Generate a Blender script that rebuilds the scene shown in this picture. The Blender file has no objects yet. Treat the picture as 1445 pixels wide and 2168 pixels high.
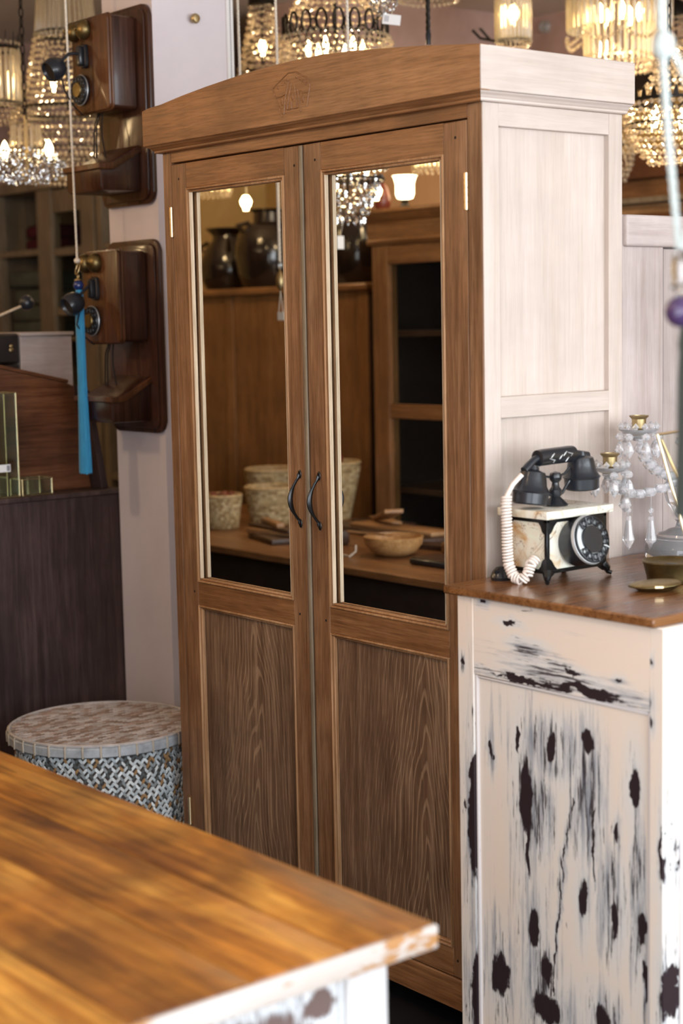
import bpy, bmesh, math, random
from mathutils import Vector, Matrix, Euler
random.seed(7)
PI = math.pi
SC = bpy.context.scene
COL = SC.collection
# ---------------------------------------------------------------- camera, light, exposure
CAM_POS = Vector((3.5531, -2.3487, 1.5556))
YAW, PITCH, ROLL = 0.8844, -0.1161, -0.0201
fw = Vector((-math.sin(YAW)*math.cos(PITCH), math.cos(YAW)*math.cos(PITCH), math.sin(PITCH)))
rt = Vector((math.cos(YAW), math.sin(YAW), 0.0)); up = rt.cross(fw)
r2 = math.cos(ROLL)*rt + math.sin(ROLL)*up
u2 = -math.sin(ROLL)*rt + math.cos(ROLL)*up
cam_d = bpy.data.cameras.new('camera'); cam = bpy.data.objects.new('camera', cam_d); COL.objects.link(cam)
cam.matrix_world = Matrix(((r2.x, u2.x, -fw.x, CAM_POS.x), (r2.y, u2.y, -fw.y, CAM_POS.y), (r2.z, u2.z, -fw.z, CAM_POS.z), (0, 0, 0, 1)))
cam_d.sensor_fit = 'VERTICAL'; cam_d.sensor_height = 36.0; cam_d.lens = 3478.4*36.0/2168.0
cam_d.dof.use_dof = True; cam_d.dof.focus_distance = 3.8; cam_d.dof.aperture_fstop = 2.8
cam_d.clip_start = 0.05
SC.camera = cam
SC.view_settings.view_transform = 'Standard'; SC.view_settings.look = 'None'
SC.view_settings.gamma = 1.0; SC.view_settings.use_curve_mapping = False
SC.view_settings.exposure = 0.0
W = bpy.data.worlds.new('world'); SC.world = W; W.use_nodes = True
W.node_tree.nodes['Background'].inputs[0].default_value = (0.72, 0.84, 1.0, 1)
W.node_tree.nodes['Background'].inputs[1].default_value = 1.0
def area(name, loc, direction, sx, sy, power, color):
    d = bpy.data.lights.new(name, 'AREA'); d.shape = 'RECTANGLE'; d.size = sx; d.size_y = sy; d.energy = power; d.color = color
    o = bpy.data.objects.new(name, d); COL.objects.link(o); o.location = loc
    o.rotation_euler = Vector(direction).to_track_quat('-Z', 'Y').to_euler(); return o
area('daylight_shop_window', (5.12, 0.0, 1.75), (-1, 0, 0), 4.8, 1.9, 245, (0.90, 0.95, 1.0))
area('daylight_unseen_front', (3.6, -2.9, 1.5), (0, 1, 0), 2.4, 2.3, 72, (0.93, 0.96, 1.0))  # unseen opening behind the camera, put in to light the cupboard front
def point(name, loc, power, color=(1, .72, .42), r=0.04):
    d = bpy.data.lights.new(name, 'POINT'); d.energy = power; d.color = color; d.shadow_soft_size = r
    o = bpy.data.objects.new(name, d); COL.objects.link(o); o.location = loc; return o

# ---------------------------------------------------------------- node helpers
def mat_new(name):
    m = bpy.data.materials.new(name); m.use_nodes = True
    nt = m.node_tree; b = nt.nodes['Principled BSDF']; return m, nt, b
class N:
    def __init__(s, nt): s.nt = nt
    def node(s, t, **kw):
        n = s.nt.nodes.new(t)
        for k, v in kw.items(): setattr(n, k, v)
        return n
    def put(s, n, i, v):
        if v is None: return
        if isinstance(v, (int, float, tuple)): n.inputs[i].default_value = v
        else: s.nt.links.new(v, n.inputs[i])
    def math(s, op, a, b=None, c=None, clamp=False):
        n = s.node('ShaderNodeMath', operation=op); n.use_clamp = clamp
        s.put(n, 0, a); s.put(n, 1, b); s.put(n, 2, c); return n.outputs[0]
    def vmath(s, op, a, b=None):
        n = s.node('ShaderNodeVectorMath', operation=op); s.put(n, 0, a); s.put(n, 1, b)
        return n.outputs['Value'] if op in ('LENGTH', 'DISTANCE', 'DOT_PRODUCT') else n.outputs[0]
    def noise(s, vec, scale, detail=3.0, rough=0.55, dist=0.0, col=False):
        n = s.node('ShaderNodeTexNoise'); s.put(n, 'Vector', vec); n.inputs['Scale'].default_value = scale
        n.inputs['Detail'].default_value = detail; n.inputs['Roughness'].default_value = rough; n.inputs['Distortion'].default_value = dist
        return n.outputs['Color' if col else 'Fac']
    def mix(s, f, a, b, mode='MIX'):
        n = s.node('ShaderNodeMix', data_type='RGBA', blend_type=mode); s.put(n, 0, f); s.put(n, 6, a); s.put(n, 7, b); return n.outputs[2]
    def ramp(s, f, stops, interp='LINEAR'):
        n = s.node('ShaderNodeValToRGB'); s.put(n, 0, f); e = n.color_ramp.elements; n.color_ramp.interpolation = interp
        while len(e) < len(stops): e.new(0.5)
        for k, (p, c) in enumerate(stops):
            e[k].position = p; e[k].color = c if len(c) == 4 else (*c, 1)
        return n.outputs[0]
    def rng(s, f, a, b, c=0.0, d=1.0):
        n = s.node('ShaderNodeMapRange'); n.clamp = True; s.put(n, 0, f)
        for i, v in ((1, a), (2, b), (3, c), (4, d)): n.inputs[i].default_value = v
        return n.outputs[0]
    def bump(s, h, strength, dist=0.002):
        n = s.node('ShaderNodeBump'); n.inputs['Strength'].default_value = strength; n.inputs['Distance'].default_value = dist
        s.put(n, 'Height', h); return n.outputs[0]
    def coord(s, rnd=True):
        tc = s.node('ShaderNodeTexCoord').outputs['Object']
        if not rnd: return tc
        oi = s.node('ShaderNodeObjectInfo').outputs['Random']
        cx = s.node('ShaderNodeCombineXYZ'); s.put(cx, 0, s.math('MULTIPLY', oi, 17.0)); s.put(cx, 1, s.math('MULTIPLY', oi, 31.0)); s.put(cx, 2, s.math('MULTIPLY', oi, 53.0))
        return s.vmath('ADD', tc, cx.outputs[0])
def C4(c): return (*c, 1.0)
def plain(name, c, rough=0.5, metal=0.0, spec=0.5, coat=0.0, var=0.0, bump=0.0, vscale=20.0, trans=0.0, ior=1.45):
    m, nt, b = mat_new(name); n = N(nt)
    b.inputs['Base Color'].default_value = C4(c); b.inputs['Roughness'].default_value = rough; b.inputs['Metallic'].default_value = metal
    b.inputs['Specular IOR Level'].default_value = spec; b.inputs['Coat Weight'].default_value = coat
    b.inputs['Transmission Weight'].default_value = trans; b.inputs['IOR'].default_value = ior
    if var or bump:
        f = n.noise(n.coord(), vscale, 5.0, 0.6)
        if var:
            n.put(b, 'Base Color', n.mix(n.rng(f, 0.3, 0.7), C4(tuple(x*(1-var) for x in c)), C4(tuple(min(1, x*(1+var*0.6)) for x in c))))
        if bump: n.put(b, 'Normal', n.bump(f, bump, 0.004))
    return m
def wood(name, dark, mid, light, axis='z', rough=0.5, coat=0.0, coat_r=0.12, cath=False, pale=0.0, patch=0.25, spec=0.4, cx=0.0, scale=1.0, bump=0.25, ringn=26.0, across=0, zslope=1.25, fib=1.0, knots=0.0):
    """procedural timber: fibres run along `axis`; cath adds cathedral arches of a plain-sawn board"""
    m, nt, b = mat_new(name); n = N(nt)
    p = n.coord(); a = 'xyz'.index(axis)
    st = lambda k: tuple((k if i == a else 1.0) for i in range(3))
    pv = n.vmath('MULTIPLY', p, st(0.045)); pw = n.vmath('MULTIPLY', p, st(0.16))
    fine = n.noise(pv, 260*scale, 4.0, 0.65); mid_n = n.noise(pv, 62*scale, 4.0, 0.6, 0.6)
    broad = n.noise(pw, 9*scale, 3.0, 0.5, 0.4)
    f = n.math('ADD', n.math('MULTIPLY', mid_n, 0.55), n.math('MULTIPLY', broad, 0.45))
    if cath:
        raw = n.coord(False)
        sx = n.node('ShaderNodeSeparateXYZ'); n.put(sx, 0, raw)
        wob = n.noise(n.vmath('MULTIPLY', p, st(0.35)), 6.0, 2.0, 0.5)
        acc = n.math('MULTIPLY', n.math('ADD', sx.outputs[across], -cx), 9.0)
        acc = n.math('ADD', acc, n.math('MULTIPLY', n.math('SUBTRACT', wob, 0.5), 1.1))
        rr = n.math('SQRT', n.math('ADD', n.math('MULTIPLY', acc, acc), 0.012))
        v = n.math('ADD', n.math('MULTIPLY', rr, 1.0), n.math('MULTIPLY', sx.outputs[a], zslope))
        v = n.math('ADD', v, n.math('MULTIPLY', n.noise(pv, 30.0, 3.0, 0.6), 0.10))
        sn = n.math('SINE', n.math('MULTIPLY', v, ringn*2.0))
        line = n.rng(sn, 0.55, 1.0)
        fade = n.rng(rr, 0.1, 1.5, 1.0, 0.25)
        f = n.math('ADD', f, n.math('MULTIPLY', n.math('MULTIPLY', line, fade), 0.22))
    if knots:
        kn = n.noise(n.vmath('MULTIPLY', p, st(0.42)), 3.6, 3.0, 0.6, 2.2)
        f = n.math('ADD', f, n.math('MULTIPLY', n.math('SUBTRACT', kn, 0.5), knots))
    col = n.ramp(f, [(0.33, dark), (0.5, mid), (0.68, light)])
    pores = n.rng(fine, 0.30, 0.55)
    col = n.mix(n.math('MULTIPLY', n.math('SUBTRACT', 1.0, pores), 0.55*fib), col, C4(tuple(x*0.45 for x in dark)))
    streak = n.rng(n.noise(pv, 120*scale, 3.0, 0.7), 0.55, 0.75)
    col = n.mix(n.math('MULTIPLY', streak, 0.30*fib), col, C4(tuple(min(1, x*1.25) for x in light)))
    blot = n.rng(n.noise(p, 4.5, 4.0, 0.6), 0.35, 0.7, 1.0-patch, 1.0+patch*0.5)
    hs = n.node('ShaderNodeHueSaturation'); n.put(hs, 'Value', blot); n.put(hs, 'Color', col); col = hs.outputs[0]
    n.put(b, 'Base Color', col)
    n.put(b, 'Roughness', n.rng(mid_n, 0.3, 0.7, rough-0.08, rough+0.1))
    b.inputs['Specular IOR Level'].default_value = spec
    b.inputs['Coat Weight'].default_value = coat; b.inputs['Coat Roughness'].default_value = coat_r
    if bump: n.put(b, 'Normal', n.bump(n.math('ADD', fine, mid_n), bump, 0.0012))
    return m
def painted(name, chips, cracks=(), amount=0.0, base=(0.78, 0.69, 0.605), under=(0.022, 0.011, 0.014), scuff=(0.15, 0.18, 0.24), axis=2, scuff_amt=0.5, cold=(0.66, 0.69, 0.70), zones=()):
    """old paint worn through to dark wood; chips are ellipses (x, z, rx, rz) in the part's own frame"""
    m, nt, b = mat_new(name); n = N(nt)
    raw = n.coord(False); rnd = n.coord()
    st = tuple(0.22 if i == axis else 1.0 for i in range(3)); sv = tuple(0.055 if i == axis else 1.0 for i in range(3))
    ps = n.vmath('MULTIPLY', rnd, st); pvv = n.vmath('MULTIPLY', rnd, sv)
    wob = n.noise(ps, 70.0, 5.0, 0.7, col=True); wob2 = n.noise(rnd, 16.0, 3.0, 0.6, col=True)
    warp = n.vmath('ADD', raw, n.vmath('MULTIPLY', n.vmath('SUBTRACT', wob, (0.5, 0.5, 0.5)), (0.014, 0.014, 0.03)))
    warp = n.vmath('ADD', warp, n.vmath('MULTIPLY', n.vmath('SUBTRACT', wob2, (0.5, 0.5, 0.5)), (0.030, 0.030, 0.05)))
    bris = n.noise(pvv, 150.0, 5.0, 0.72); bris2 = n.noise(pvv, 64.0, 6.0, 0.75)
    def mind(lst):
        d = None
        for (x, z, rx, rz) in lst:
            e = n.vmath('LENGTH', n.vmath('MULTIPLY', n.vmath('SUBTRACT', warp, (x, 0, z)), (1/rx, 0.0, 1/rz)))
            d = e if d is None else n.math('MINIMUM', d, e)
        return d
    d = mind(chips)
    chip = n.rng(n.noise(ps, 34.0, 6.0, 0.62), 0.70-amount, 0.72-amount)
    zone = n.rng(n.noise(rnd, 5.0, 2.0, 0.5), 0.5, 0.75)
    near = n.math('MULTIPLY', zone, 0.35)
    if d is not None:
        dd = n.math('ADD', d, n.math('MULTIPLY', n.math('SUBTRACT', bris, 0.5), 1.1))
        chip = n.math('MAXIMUM', chip, n.rng(dd, 0.88, 1.0, 1.0, 0.0))
        near = n.math('MAXIMUM', near, n.rng(d, 1.0, 4.0, 0.8, 0.0))
    if zones:
        near = n.math('MAXIMUM', near, n.rng(mind(zones), 0.35, 1.1, 1.0, 0.0))
    chip = n.math('MAXIMUM', chip, n.math('MULTIPLY', n.rng(n.math('ADD', bris, n.math('MULTIPLY', near, 0.19)), 0.70, 0.76), 0.92))
    sc = n.math('MULTIPLY', n.rng(n.math('ADD', bris2, n.math('MULTIPLY', near, 0.20)), 0.60, 0.84), scuff_amt*0.85)
    tone = n.noise(n.vmath('MULTIPLY', rnd, st), 7.0, 3.0, 0.5)
    col = n.mix(n.rng(tone, 0.35, 0.7), C4(base), C4((base[0]*1.03, base[1]*0.96, base[2]*0.90)))
    col = n.mix(n.math('MULTIPLY', n.rng(near, 0.05, 0.8), 0.65), col, C4(cold))
    col = n.mix(sc, col, C4(scuff)); col = n.mix(chip, col, C4(under))
    n.put(b, 'Base Color', col); n.put(b, 'Roughness', n.rng(chip, 0, 1, 0.5, 0.65))
    b.inputs['Specular IOR Level'].default_value = 0.35
    n.put(b, 'Normal', n.bump(n.math('SUBTRACT', n.math('MULTIPLY', n.noise(ps, 50.0, 4.0, 0.6), 0.3), chip), 0.5, 0.0015))
    return m
def emit(name, c, s):
    m = bpy.data.materials.new(name); m.use_nodes = True; nt = m.node_tree; nt.nodes.clear()
    e = nt.nodes.new('ShaderNodeEmission'); e.inputs[0].default_value = C4(c); e.inputs[1].default_value = s
    o = nt.nodes.new('ShaderNodeOutputMaterial'); nt.links.new(e.outputs[0], o.inputs[0]); return m
def glass(name, c=(1, 1, 1), rough=0.0, ior=1.5):
    m = bpy.data.materials.new(name); m.use_nodes = True; nt = m.node_tree; nt.nodes.clear()
    g = nt.nodes.new('ShaderNodeBsdfGlass'); g.inputs[0].default_value = C4(c); g.inputs[1].default_value = rough; g.inputs[2].default_value = ior
    o = nt.nodes.new('ShaderNodeOutputMaterial'); nt.links.new(g.outputs[0], o.inputs[0]); return m
def plaster(name, a, c, scale=2.2, rough=0.85, soft=(0.38, 0.66)):
    m, nt, b = mat_new(name); n = N(nt); p = n.coord(False)
    f = n.noise(p, scale, 6.0, 0.62, 0.4); g = n.noise(p, 26.0, 4.0, 0.6)
    n.put(b, 'Base Color', n.mix(n.rng(f, *soft), C4(a), C4(c))); b.inputs['Roughness'].default_value = rough
    b.inputs['Specular IOR Level'].default_value = 0.2
    n.put(b, 'Normal', n.bump(n.math('ADD', f, n.math('MULTIPLY', g, 0.3)), 0.2, 0.01)); return m
def vcol(name, rough=0.6, spec=0.3):
    """colour from the pieces themselves (attribute Col), for woven strips"""
    m, nt, b = mat_new(name); a = nt.nodes.new('ShaderNodeAttribute'); a.attribute_name = 'Col'
    nt.links.new(a.outputs['Color'], b.inputs['Base Color']); b.inputs['Roughness'].default_value = rough; b.inputs['Specular IOR Level'].default_value = spec
    return m
M = {}
TD, TM, TL = (0.130, 0.058, 0.025), (0.235, 0.114, 0.052), (0.365, 0.210, 0.112)
M['teak_z'] = wood('teak_upright', TD, TM, TL, 'z', 0.5)
M['teak_x'] = wood('teak_level', (0.160, 0.066, 0.024), (0.275, 0.124, 0.047), (0.39, 0.205, 0.093), 'x', 0.5)
M['teak_y'] = wood('teak_depth', TD, TM, TL, 'y', 0.5)
M['teak_panel'] = wood('teak_panel', (0.105, 0.055, 0.030), (0.185, 0.105, 0.060), (0.36, 0.235, 0.145), 'z', 0.55, cath=True, cx=0.02)
M['teak_panel_b'] = wood('teak_panel_arched', (0.105, 0.055, 0.030), (0.180, 0.102, 0.058), (0.36, 0.235, 0.145), 'z', 0.55, cath=True, cx=0.10, ringn=30.0)
M['teak_bead'] = wood('teak_beading', (0.28, 0.13, 0.05), (0.40, 0.21, 0.095), (0.52, 0.32, 0.17), 'z', 0.5, patch=0.1)
M['teak_raw'] = wood('raw_edge_wood', (0.50, 0.36, 0.22), (0.66, 0.52, 0.36), (0.76, 0.63, 0.47), 'z', 0.6, patch=0.1)
M['daylit_z'] = wood('daylit_teak_upright', (0.50, 0.41, 0.35), (0.55, 0.46, 0.40), (0.60, 0.51, 0.455), 'z', 0.48, patch=0.10, spec=0.5, fib=0.25)  # window light on the cupboard's side, painted in as paler teak
M['daylit_y'] = wood('daylit_teak_level', (0.50, 0.41, 0.35), (0.55, 0.46, 0.40), (0.60, 0.51, 0.455), 'y', 0.48, patch=0.10, spec=0.5, fib=0.25)
M['greywash_z'] = wood('grey_washed_upright', (0.36, 0.29, 0.265), (0.43, 0.36, 0.335), (0.49, 0.42, 0.40), 'z', 0.5, patch=0.18, fib=0.3)
M['greywash_y'] = wood('grey_washed_level', (0.36, 0.29, 0.265), (0.43, 0.36, 0.335), (0.49, 0.42, 0.40), 'y', 0.5, patch=0.18, fib=0.3)
M['counter'] = wood('counter_teak', (0.10, 0.036, 0.012), (0.24, 0.098, 0.032), (0.36, 0.165, 0.06), 'y', 0.28, coat=0.35, patch=0.35, spec=0.5)
M['table_top'] = wood('lacquered_table_wood', (0.17, 0.050, 0.006), (0.40, 0.145, 0.016), (0.66, 0.31, 0.052), 'x', 0.42, coat=0.35, coat_r=0.30, patch=0.45, spec=0.5, scale=0.55, bump=0.12, knots=0.75)
M['mahog_z'] = wood('dark_mahogany', (0.018, 0.006, 0.004), (0.050, 0.017, 0.009), (0.095, 0.036, 0.019), 'z', 0.34, coat=0.25, patch=0.35)
M['mahog_front'] = wood('mahogany_front', (0.045, 0.015, 0.006), (0.105, 0.038, 0.013), (0.17, 0.068, 0.025), 'z', 0.38, coat=0.15, patch=0.4)
M['desk_up'] = wood('desk_back_wood', (0.06, 0.019, 0.007), (0.135, 0.046, 0.016), (0.21, 0.08, 0.03), 'y', 0.4, coat=0.15, patch=0.35)
M['desk_low'] = wood('desk_side_wood', (0.030, 0.018, 0.017), (0.062, 0.036, 0.033), (0.105, 0.066, 0.060), 'z', 0.45, patch=0.3)
M['shop_wood'] = wood('shop_cabinet_wood', (0.13, 0.055, 0.02), (0.24, 0.11, 0.042), (0.33, 0.165, 0.07), 'z', 0.4, coat=0.1)
M['shop_wood_x'] = wood('shop_cabinet_wood_level', (0.13, 0.055, 0.02), (0.24, 0.11, 0.042), (0.33, 0.165, 0.07), 'x', 0.4, coat=0.1)
M['olive_wood'] = wood('olive_board', (0.20, 0.09, 0.035), (0.40, 0.21, 0.09), (0.56, 0.34, 0.17), 'x', 0.4)
M['dark_board'] = wood('dark_board', (0.03, 0.014, 0.01), (0.07, 0.035, 0.022), (0.13, 0.07, 0.045), 'x', 0.4)
M['greywash'] = wood('grey_washed_wood', (0.22, 0.17, 0.155), (0.36, 0.30, 0.29), (0.48, 0.42, 0.42), 'y', 0.55, patch=0.35)
M['sage_frame'] = wood('bleached_frame_wood', (0.17, 0.128, 0.082), (0.25, 0.195, 0.13), (0.32, 0.26, 0.18), 'z', 0.55, patch=0.15)
M['black_wood'] = plain('black_box_wood', (0.018, 0.011, 0.009), 0.45, var=0.4)
M['dark_in'] = plain('dark_interior', (0.022, 0.013, 0.011), 0.7, var=0.3)
m, nt, b = mat_new('mirror_glass'); n = N(nt)
b.inputs['Metallic'].default_value = 1.0; b.inputs['Roughness'].default_value = 0.0
sp = n.rng(n.noise(n.coord(), 38.0, 2.0, 0.5), 0.80, 0.83)
n.put(b, 'Base Color', n.mix(sp, C4((0.88, 0.88, 0.85)), C4((0.03, 0.02, 0.02)))); M['mirror'] = m
M['iron'] = plain('black_iron', (0.045, 0.046, 0.048), 0.30, 0.9, var=0.3)
M['brass'] = plain('aged_brass', (0.43, 0.33, 0.17), 0.40, 1.0, var=0.35, vscale=40)
M['brass_bright'] = plain('bright_brass', (0.88, 0.70, 0.42), 0.32, 1.0)
M['brass_dark'] = plain('dark_brass', (0.20, 0.145, 0.06), 0.38, 0.9, var=0.4, vscale=30)
M['enamel'] = plain('black_enamel', (0.012, 0.014, 0.018), 0.3, coat=0.3)
M['bakelite'] = plain('black_bakelite', (0.014, 0.017, 0.023), 0.33, coat=0.2)
M['rim_chrome'] = plain('dial_rim', (0.55, 0.57, 0.58), 0.35, 0.6)
M['hole'] = plain('peg_hole', (0.012, 0.008, 0.006), 0.8)
M['rope'] = plain('cotton_rope', (0.72, 0.65, 0.55), 0.9, var=0.25, bump=0.6, vscale=220)
M['rope_white'] = plain('white_nylon_rope', (0.50, 0.55, 0.53), 0.8, var=0.15, bump=0.5, vscale=160)
M['cream_cord'] = plain('cream_coil_cord', (0.80, 0.71, 0.64), 0.55)
M['white_tag'] = plain('white_paper', (0.80, 0.80, 0.80), 0.7)
M['grey_print'] = plain('grey_print', (0.25, 0.25, 0.28), 0.7)
M['blue_bead'] = plain('blue_bead', (0.010, 0.028, 0.13), 0.15, coat=0.6)
M['purple_bead'] = plain('purple_bead', (0.055, 0.03, 0.09), 0.2, coat=0.5)
def thread(name, a, c):
    m, nt, b = mat_new(name); n = N(nt)
    f = n.noise(n.vmath('MULTIPLY', n.coord(False), (1, 1, 0.02)), 900.0, 3.0, 0.6)
    n.put(b, 'Base Color', n.mix(n.rng(f, 0.35, 0.65), C4(a), C4(c))); b.inputs['Roughness'].default_value = 0.55
    b.inputs['Sheen Weight'].default_value = 0.3; n.put(b, 'Normal', n.bump(f, 0.6, 0.001)); return m
M['tassel_blue'] = thread('blue_silk', (0.0, 0.16, 0.36), (0.0, 0.29, 0.56))
M['tassel_green'] = thread('dark_green_silk', (0.010, 0.018, 0.014), (0.025, 0.040, 0.032))
M['crystal'] = glass('crystal_glass', (1.0, 0.97, 0.92), 0.02, 1.52)
m, nt, b = mat_new('warm_crystal'); b.inputs['Base Color'].default_value = (0.93, 0.80, 0.60, 1); b.inputs['Transmission Weight'].default_value = 0.72
b.inputs['Roughness'].default_value = 0.04; b.inputs['IOR'].default_value = 1.55; M['crystal'] = m
m, nt, b = mat_new('glare_crystal'); b.inputs['Base Color'].default_value = (0.98, 0.98, 1.0, 1); b.inputs['Transmission Weight'].default_value = 0.80
b.inputs['Roughness'].default_value = 0.0; b.inputs['IOR'].default_value = 1.5; M['bright'] = m  # white mixed into the clear glass for its overexposed glare
M['clear'] = glass('clear_crystal', (0.98, 0.99, 1.0), 0.0, 1.55)
M['case_back'] = plain('tinted_mirror', (0.58, 0.60, 0.52), 0.12, 1.0)
M['case_glass'] = glass('case_glass', (0.93, 0.97, 0.93), 0.0, 1.35)
M['pane'] = glass('window_pane_glass', (0.95, 0.97, 0.95), 0.0, 1.05)
M['bulb'] = emit('lit_bulb', (1.0, 0.70, 0.34), 22.0)
M['bulb_soft'] = emit('lit_shade', (1.0, 0.80, 0.48), 9.0)
M['frosted'] = plain('frosted_rod_glass', (0.95, 0.88, 0.72), 0.15, trans=0.85, ior=1.45)
M['bronze'] = plain('dark_bronze', (0.016, 0.012, 0.009), 0.45, 0.7)
M['jar'] = plain('dark_glazed_pottery', (0.016, 0.010, 0.008), 0.16, coat=0.5, var=0.5, vscale=9)
M['basket'] = plain('split_bamboo', (0.46, 0.33, 0.17), 0.6, var=0.35, vscale=60)
M['gourd'] = plain('red_brown_gourd', (0.16, 0.035, 0.02), 0.3, var=0.3)
M['cloth_green'] = plain('grey_green_cloth', (0.09, 0.105, 0.085), 0.9, var=0.25, vscale=12)
M['cloth_red'] = plain('dark_red_cloth', (0.085, 0.010, 0.022), 0.9, var=0.35, vscale=14)
M['weave'] = vcol('whitewashed_bamboo')
M['wrap'] = plain('rattan_binding', (0.50, 0.44, 0.36), 0.6, var=0.2)
m, nt, b = mat_new('onyx'); n = N(nt); p = n.coord()
f = n.noise(p, 13.0, 5.0, 0.55, 0.8)
c = n.ramp(f, [(0.30, (0.70, 0.76, 0.62)), (0.48, (0.72, 0.66, 0.54)), (0.56, (0.60, 0.42, 0.24)), (0.66, (0.46, 0.17, 0.03)), (0.75, (0.60, 0.42, 0.28))])
vein = n.rng(n.math('ABSOLUTE', n.math('SUBTRACT', n.noise(p, 16.0, 4.0, 0.6, 1.2), 0.5)), 0.0, 0.012, 0.7, 0.0)
n.put(b, 'Base Color', n.mix(vein, c, C4((0.16, 0.05, 0.02)))); b.inputs['Roughness'].default_value = 0.2; b.inputs['Coat Weight'].default_value = 0.3
M['onyx'] = m
m2 = m.copy(); m2.name = 'pale_onyx'; M['onyx_pale'] = m2
for nd in m2.node_tree.nodes:
    if nd.type == 'VALTORGB':
        for el, cc in zip(nd.color_ramp.elements, ((0.78, 0.80, 0.68), (0.78, 0.74, 0.64), (0.74, 0.70, 0.58), (0.62, 0.46, 0.28), (0.70, 0.60, 0.48))): el.color = C4(cc)

# ---------------------------------------------------------------- mesh helpers
class MB:
    def __init__(s): s.bm = bmesh.new()
    def box(s, x0, x1, y0, y1, z0, z1, bev=0.0, seg=1):
        vs = [s.bm.verts.new((x, y, z)) for x in (x0, x1) for y in (y0, y1) for z in (z0, z1)]
        f = [(0, 1, 3, 2), (4, 6, 7, 5), (0, 4, 5, 1), (2, 3, 7, 6), (0, 2, 6, 4), (1, 5, 7, 3)]
        fs = [s.bm.faces.new([vs[i] for i in q]) for q in f]
        if bev:
            es = list({e for q in fs for e in q.edges})
            bmesh.ops.bevel(s.bm, geom=es, offset=bev, segments=seg, affect='EDGES', profile=0.5)
        return s
    def prism(s, poly, axis, a, c, bev=0.0, seg=1):
        """poly: 2D points in the plane of the other two axes (order x,y,z without axis)"""
        def P(p, t):
            q = list(p); q.insert('xyz'.index(axis), t); return q
        A = [s.bm.verts.new(P(p, a)) for p in poly]; B = [s.bm.verts.new(P(p, c)) for p in poly]
        k = len(poly); fs = [s.bm.faces.new(A), s.bm.faces.new(B[::-1])]
        for i in range(k): fs.append(s.bm.faces.new((A[i], B[i], B[(i+1) % k], A[(i+1) % k])))
        if bev:
            es = list({e for q in fs[:2] for e in q.edges})
            bmesh.ops.bevel(s.bm, geom=es, offset=bev, segments=seg, affect='EDGES', profile=0.5)
        return s
    def lathe(s, prof, c=(0, 0, 0), n=24, mat=None, cap=True):
        """prof: (r, z) pairs turned about z; mat: optional Matrix applied"""
        mat = (Matrix.Translation(c) @ mat) if mat is not None else Matrix.Translation(c)
        rings = []
        for r, z in prof:
            if r < 1e-6: rings.append([s.bm.verts.new(mat @ Vector((0, 0, z)))])
            else: rings.append([s.bm.verts.new(mat @ Vector((r*math.cos(2*PI*i/n), r*math.sin(2*PI*i/n), z))) for i in range(n)])
        for A, B in zip(rings, rings[1:]):
            for i in range(n):
                j = (i+1) % n
                if len(A) == 1 and len(B) == 1: continue
                if len(A) == 1: s.bm.faces.new((A[0], B[i], B[j]))
                elif len(B) == 1: s.bm.faces.new((A[i], A[j], B[0]))
                else: s.bm.faces.new((A[i], A[j], B[j], B[i]))
        if cap:
            for R in (rings[0], rings[-1]):
                if len(R) > 2: s.bm.faces.new(R)
        return s
    def tube(s, pts, r, n=10, closed=False, flat=None):
        pts = [Vector(p) for p in pts]; k = len(pts); rings = []
        rs = r if isinstance(r, (list, tuple)) else [r]*k
        ref = None
        for i, p in enumerate(pts):
            a = pts[(i-1) % k] if (closed or i) else pts[0]; c = pts[(i+1) % k] if (closed or i < k-1) else pts[-1]
            t = (c-a); t = t.normalized() if t.length > 1e-9 else Vector((0, 0, 1))
            if ref is None:
                ref = Vector((0, 0, 1)) if abs(t.z) < 0.9 else Vector((1, 0, 0))
            u = (ref - t*ref.dot(t))
            u = u.normalized() if u.length > 1e-6 else t.orthogonal().normalized()
            ref = u; v = t.cross(u)
            fl = flat if flat else (1, 1)
            rings.append([s.bm.verts.new(p + rs[i]*(fl[0]*math.cos(2*PI*j/n)*u + fl[1]*math.sin(2*PI*j/n)*v)) for j in range(n)])
        m = k if closed else k-1
        for i in range(m):
            A, B = rings[i], rings[(i+1) % k]
            for j in range(n): s.bm.faces.new((A[j], A[(j+1) % n], B[(j+1) % n], B[j]))
        if not closed:
            s.bm.faces.new(rings[0][::-1]); s.bm.faces.new(rings[-1])
        return s
    def ball(s, c, r, seg=16, rings=10, sc=(1, 1, 1), rot=None):
        mt = Matrix.Translation(c) @ (rot.to_matrix().to_4x4() if rot else Matrix()) @ Matrix.Diagonal((r*sc[0], r*sc[1], r*sc[2], 1))
        bmesh.ops.create_uvsphere(s.bm, u_segments=seg, v_segments=rings, radius=1.0, matrix=mt); return s
    def xf(s, mt):
        bmesh.ops.transform(s.bm, matrix=mt, verts=s.bm.verts); return s
    def build(s, name, mat, parent=None, world=False, smooth=True, origin=None):
        bmesh.ops.recalc_face_normals(s.bm, faces=s.bm.faces)
        me = bpy.data.meshes.new(name); s.bm.to_mesh(me); s.bm.free()
        return link(name, me, mat, parent, world, smooth, origin)
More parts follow.
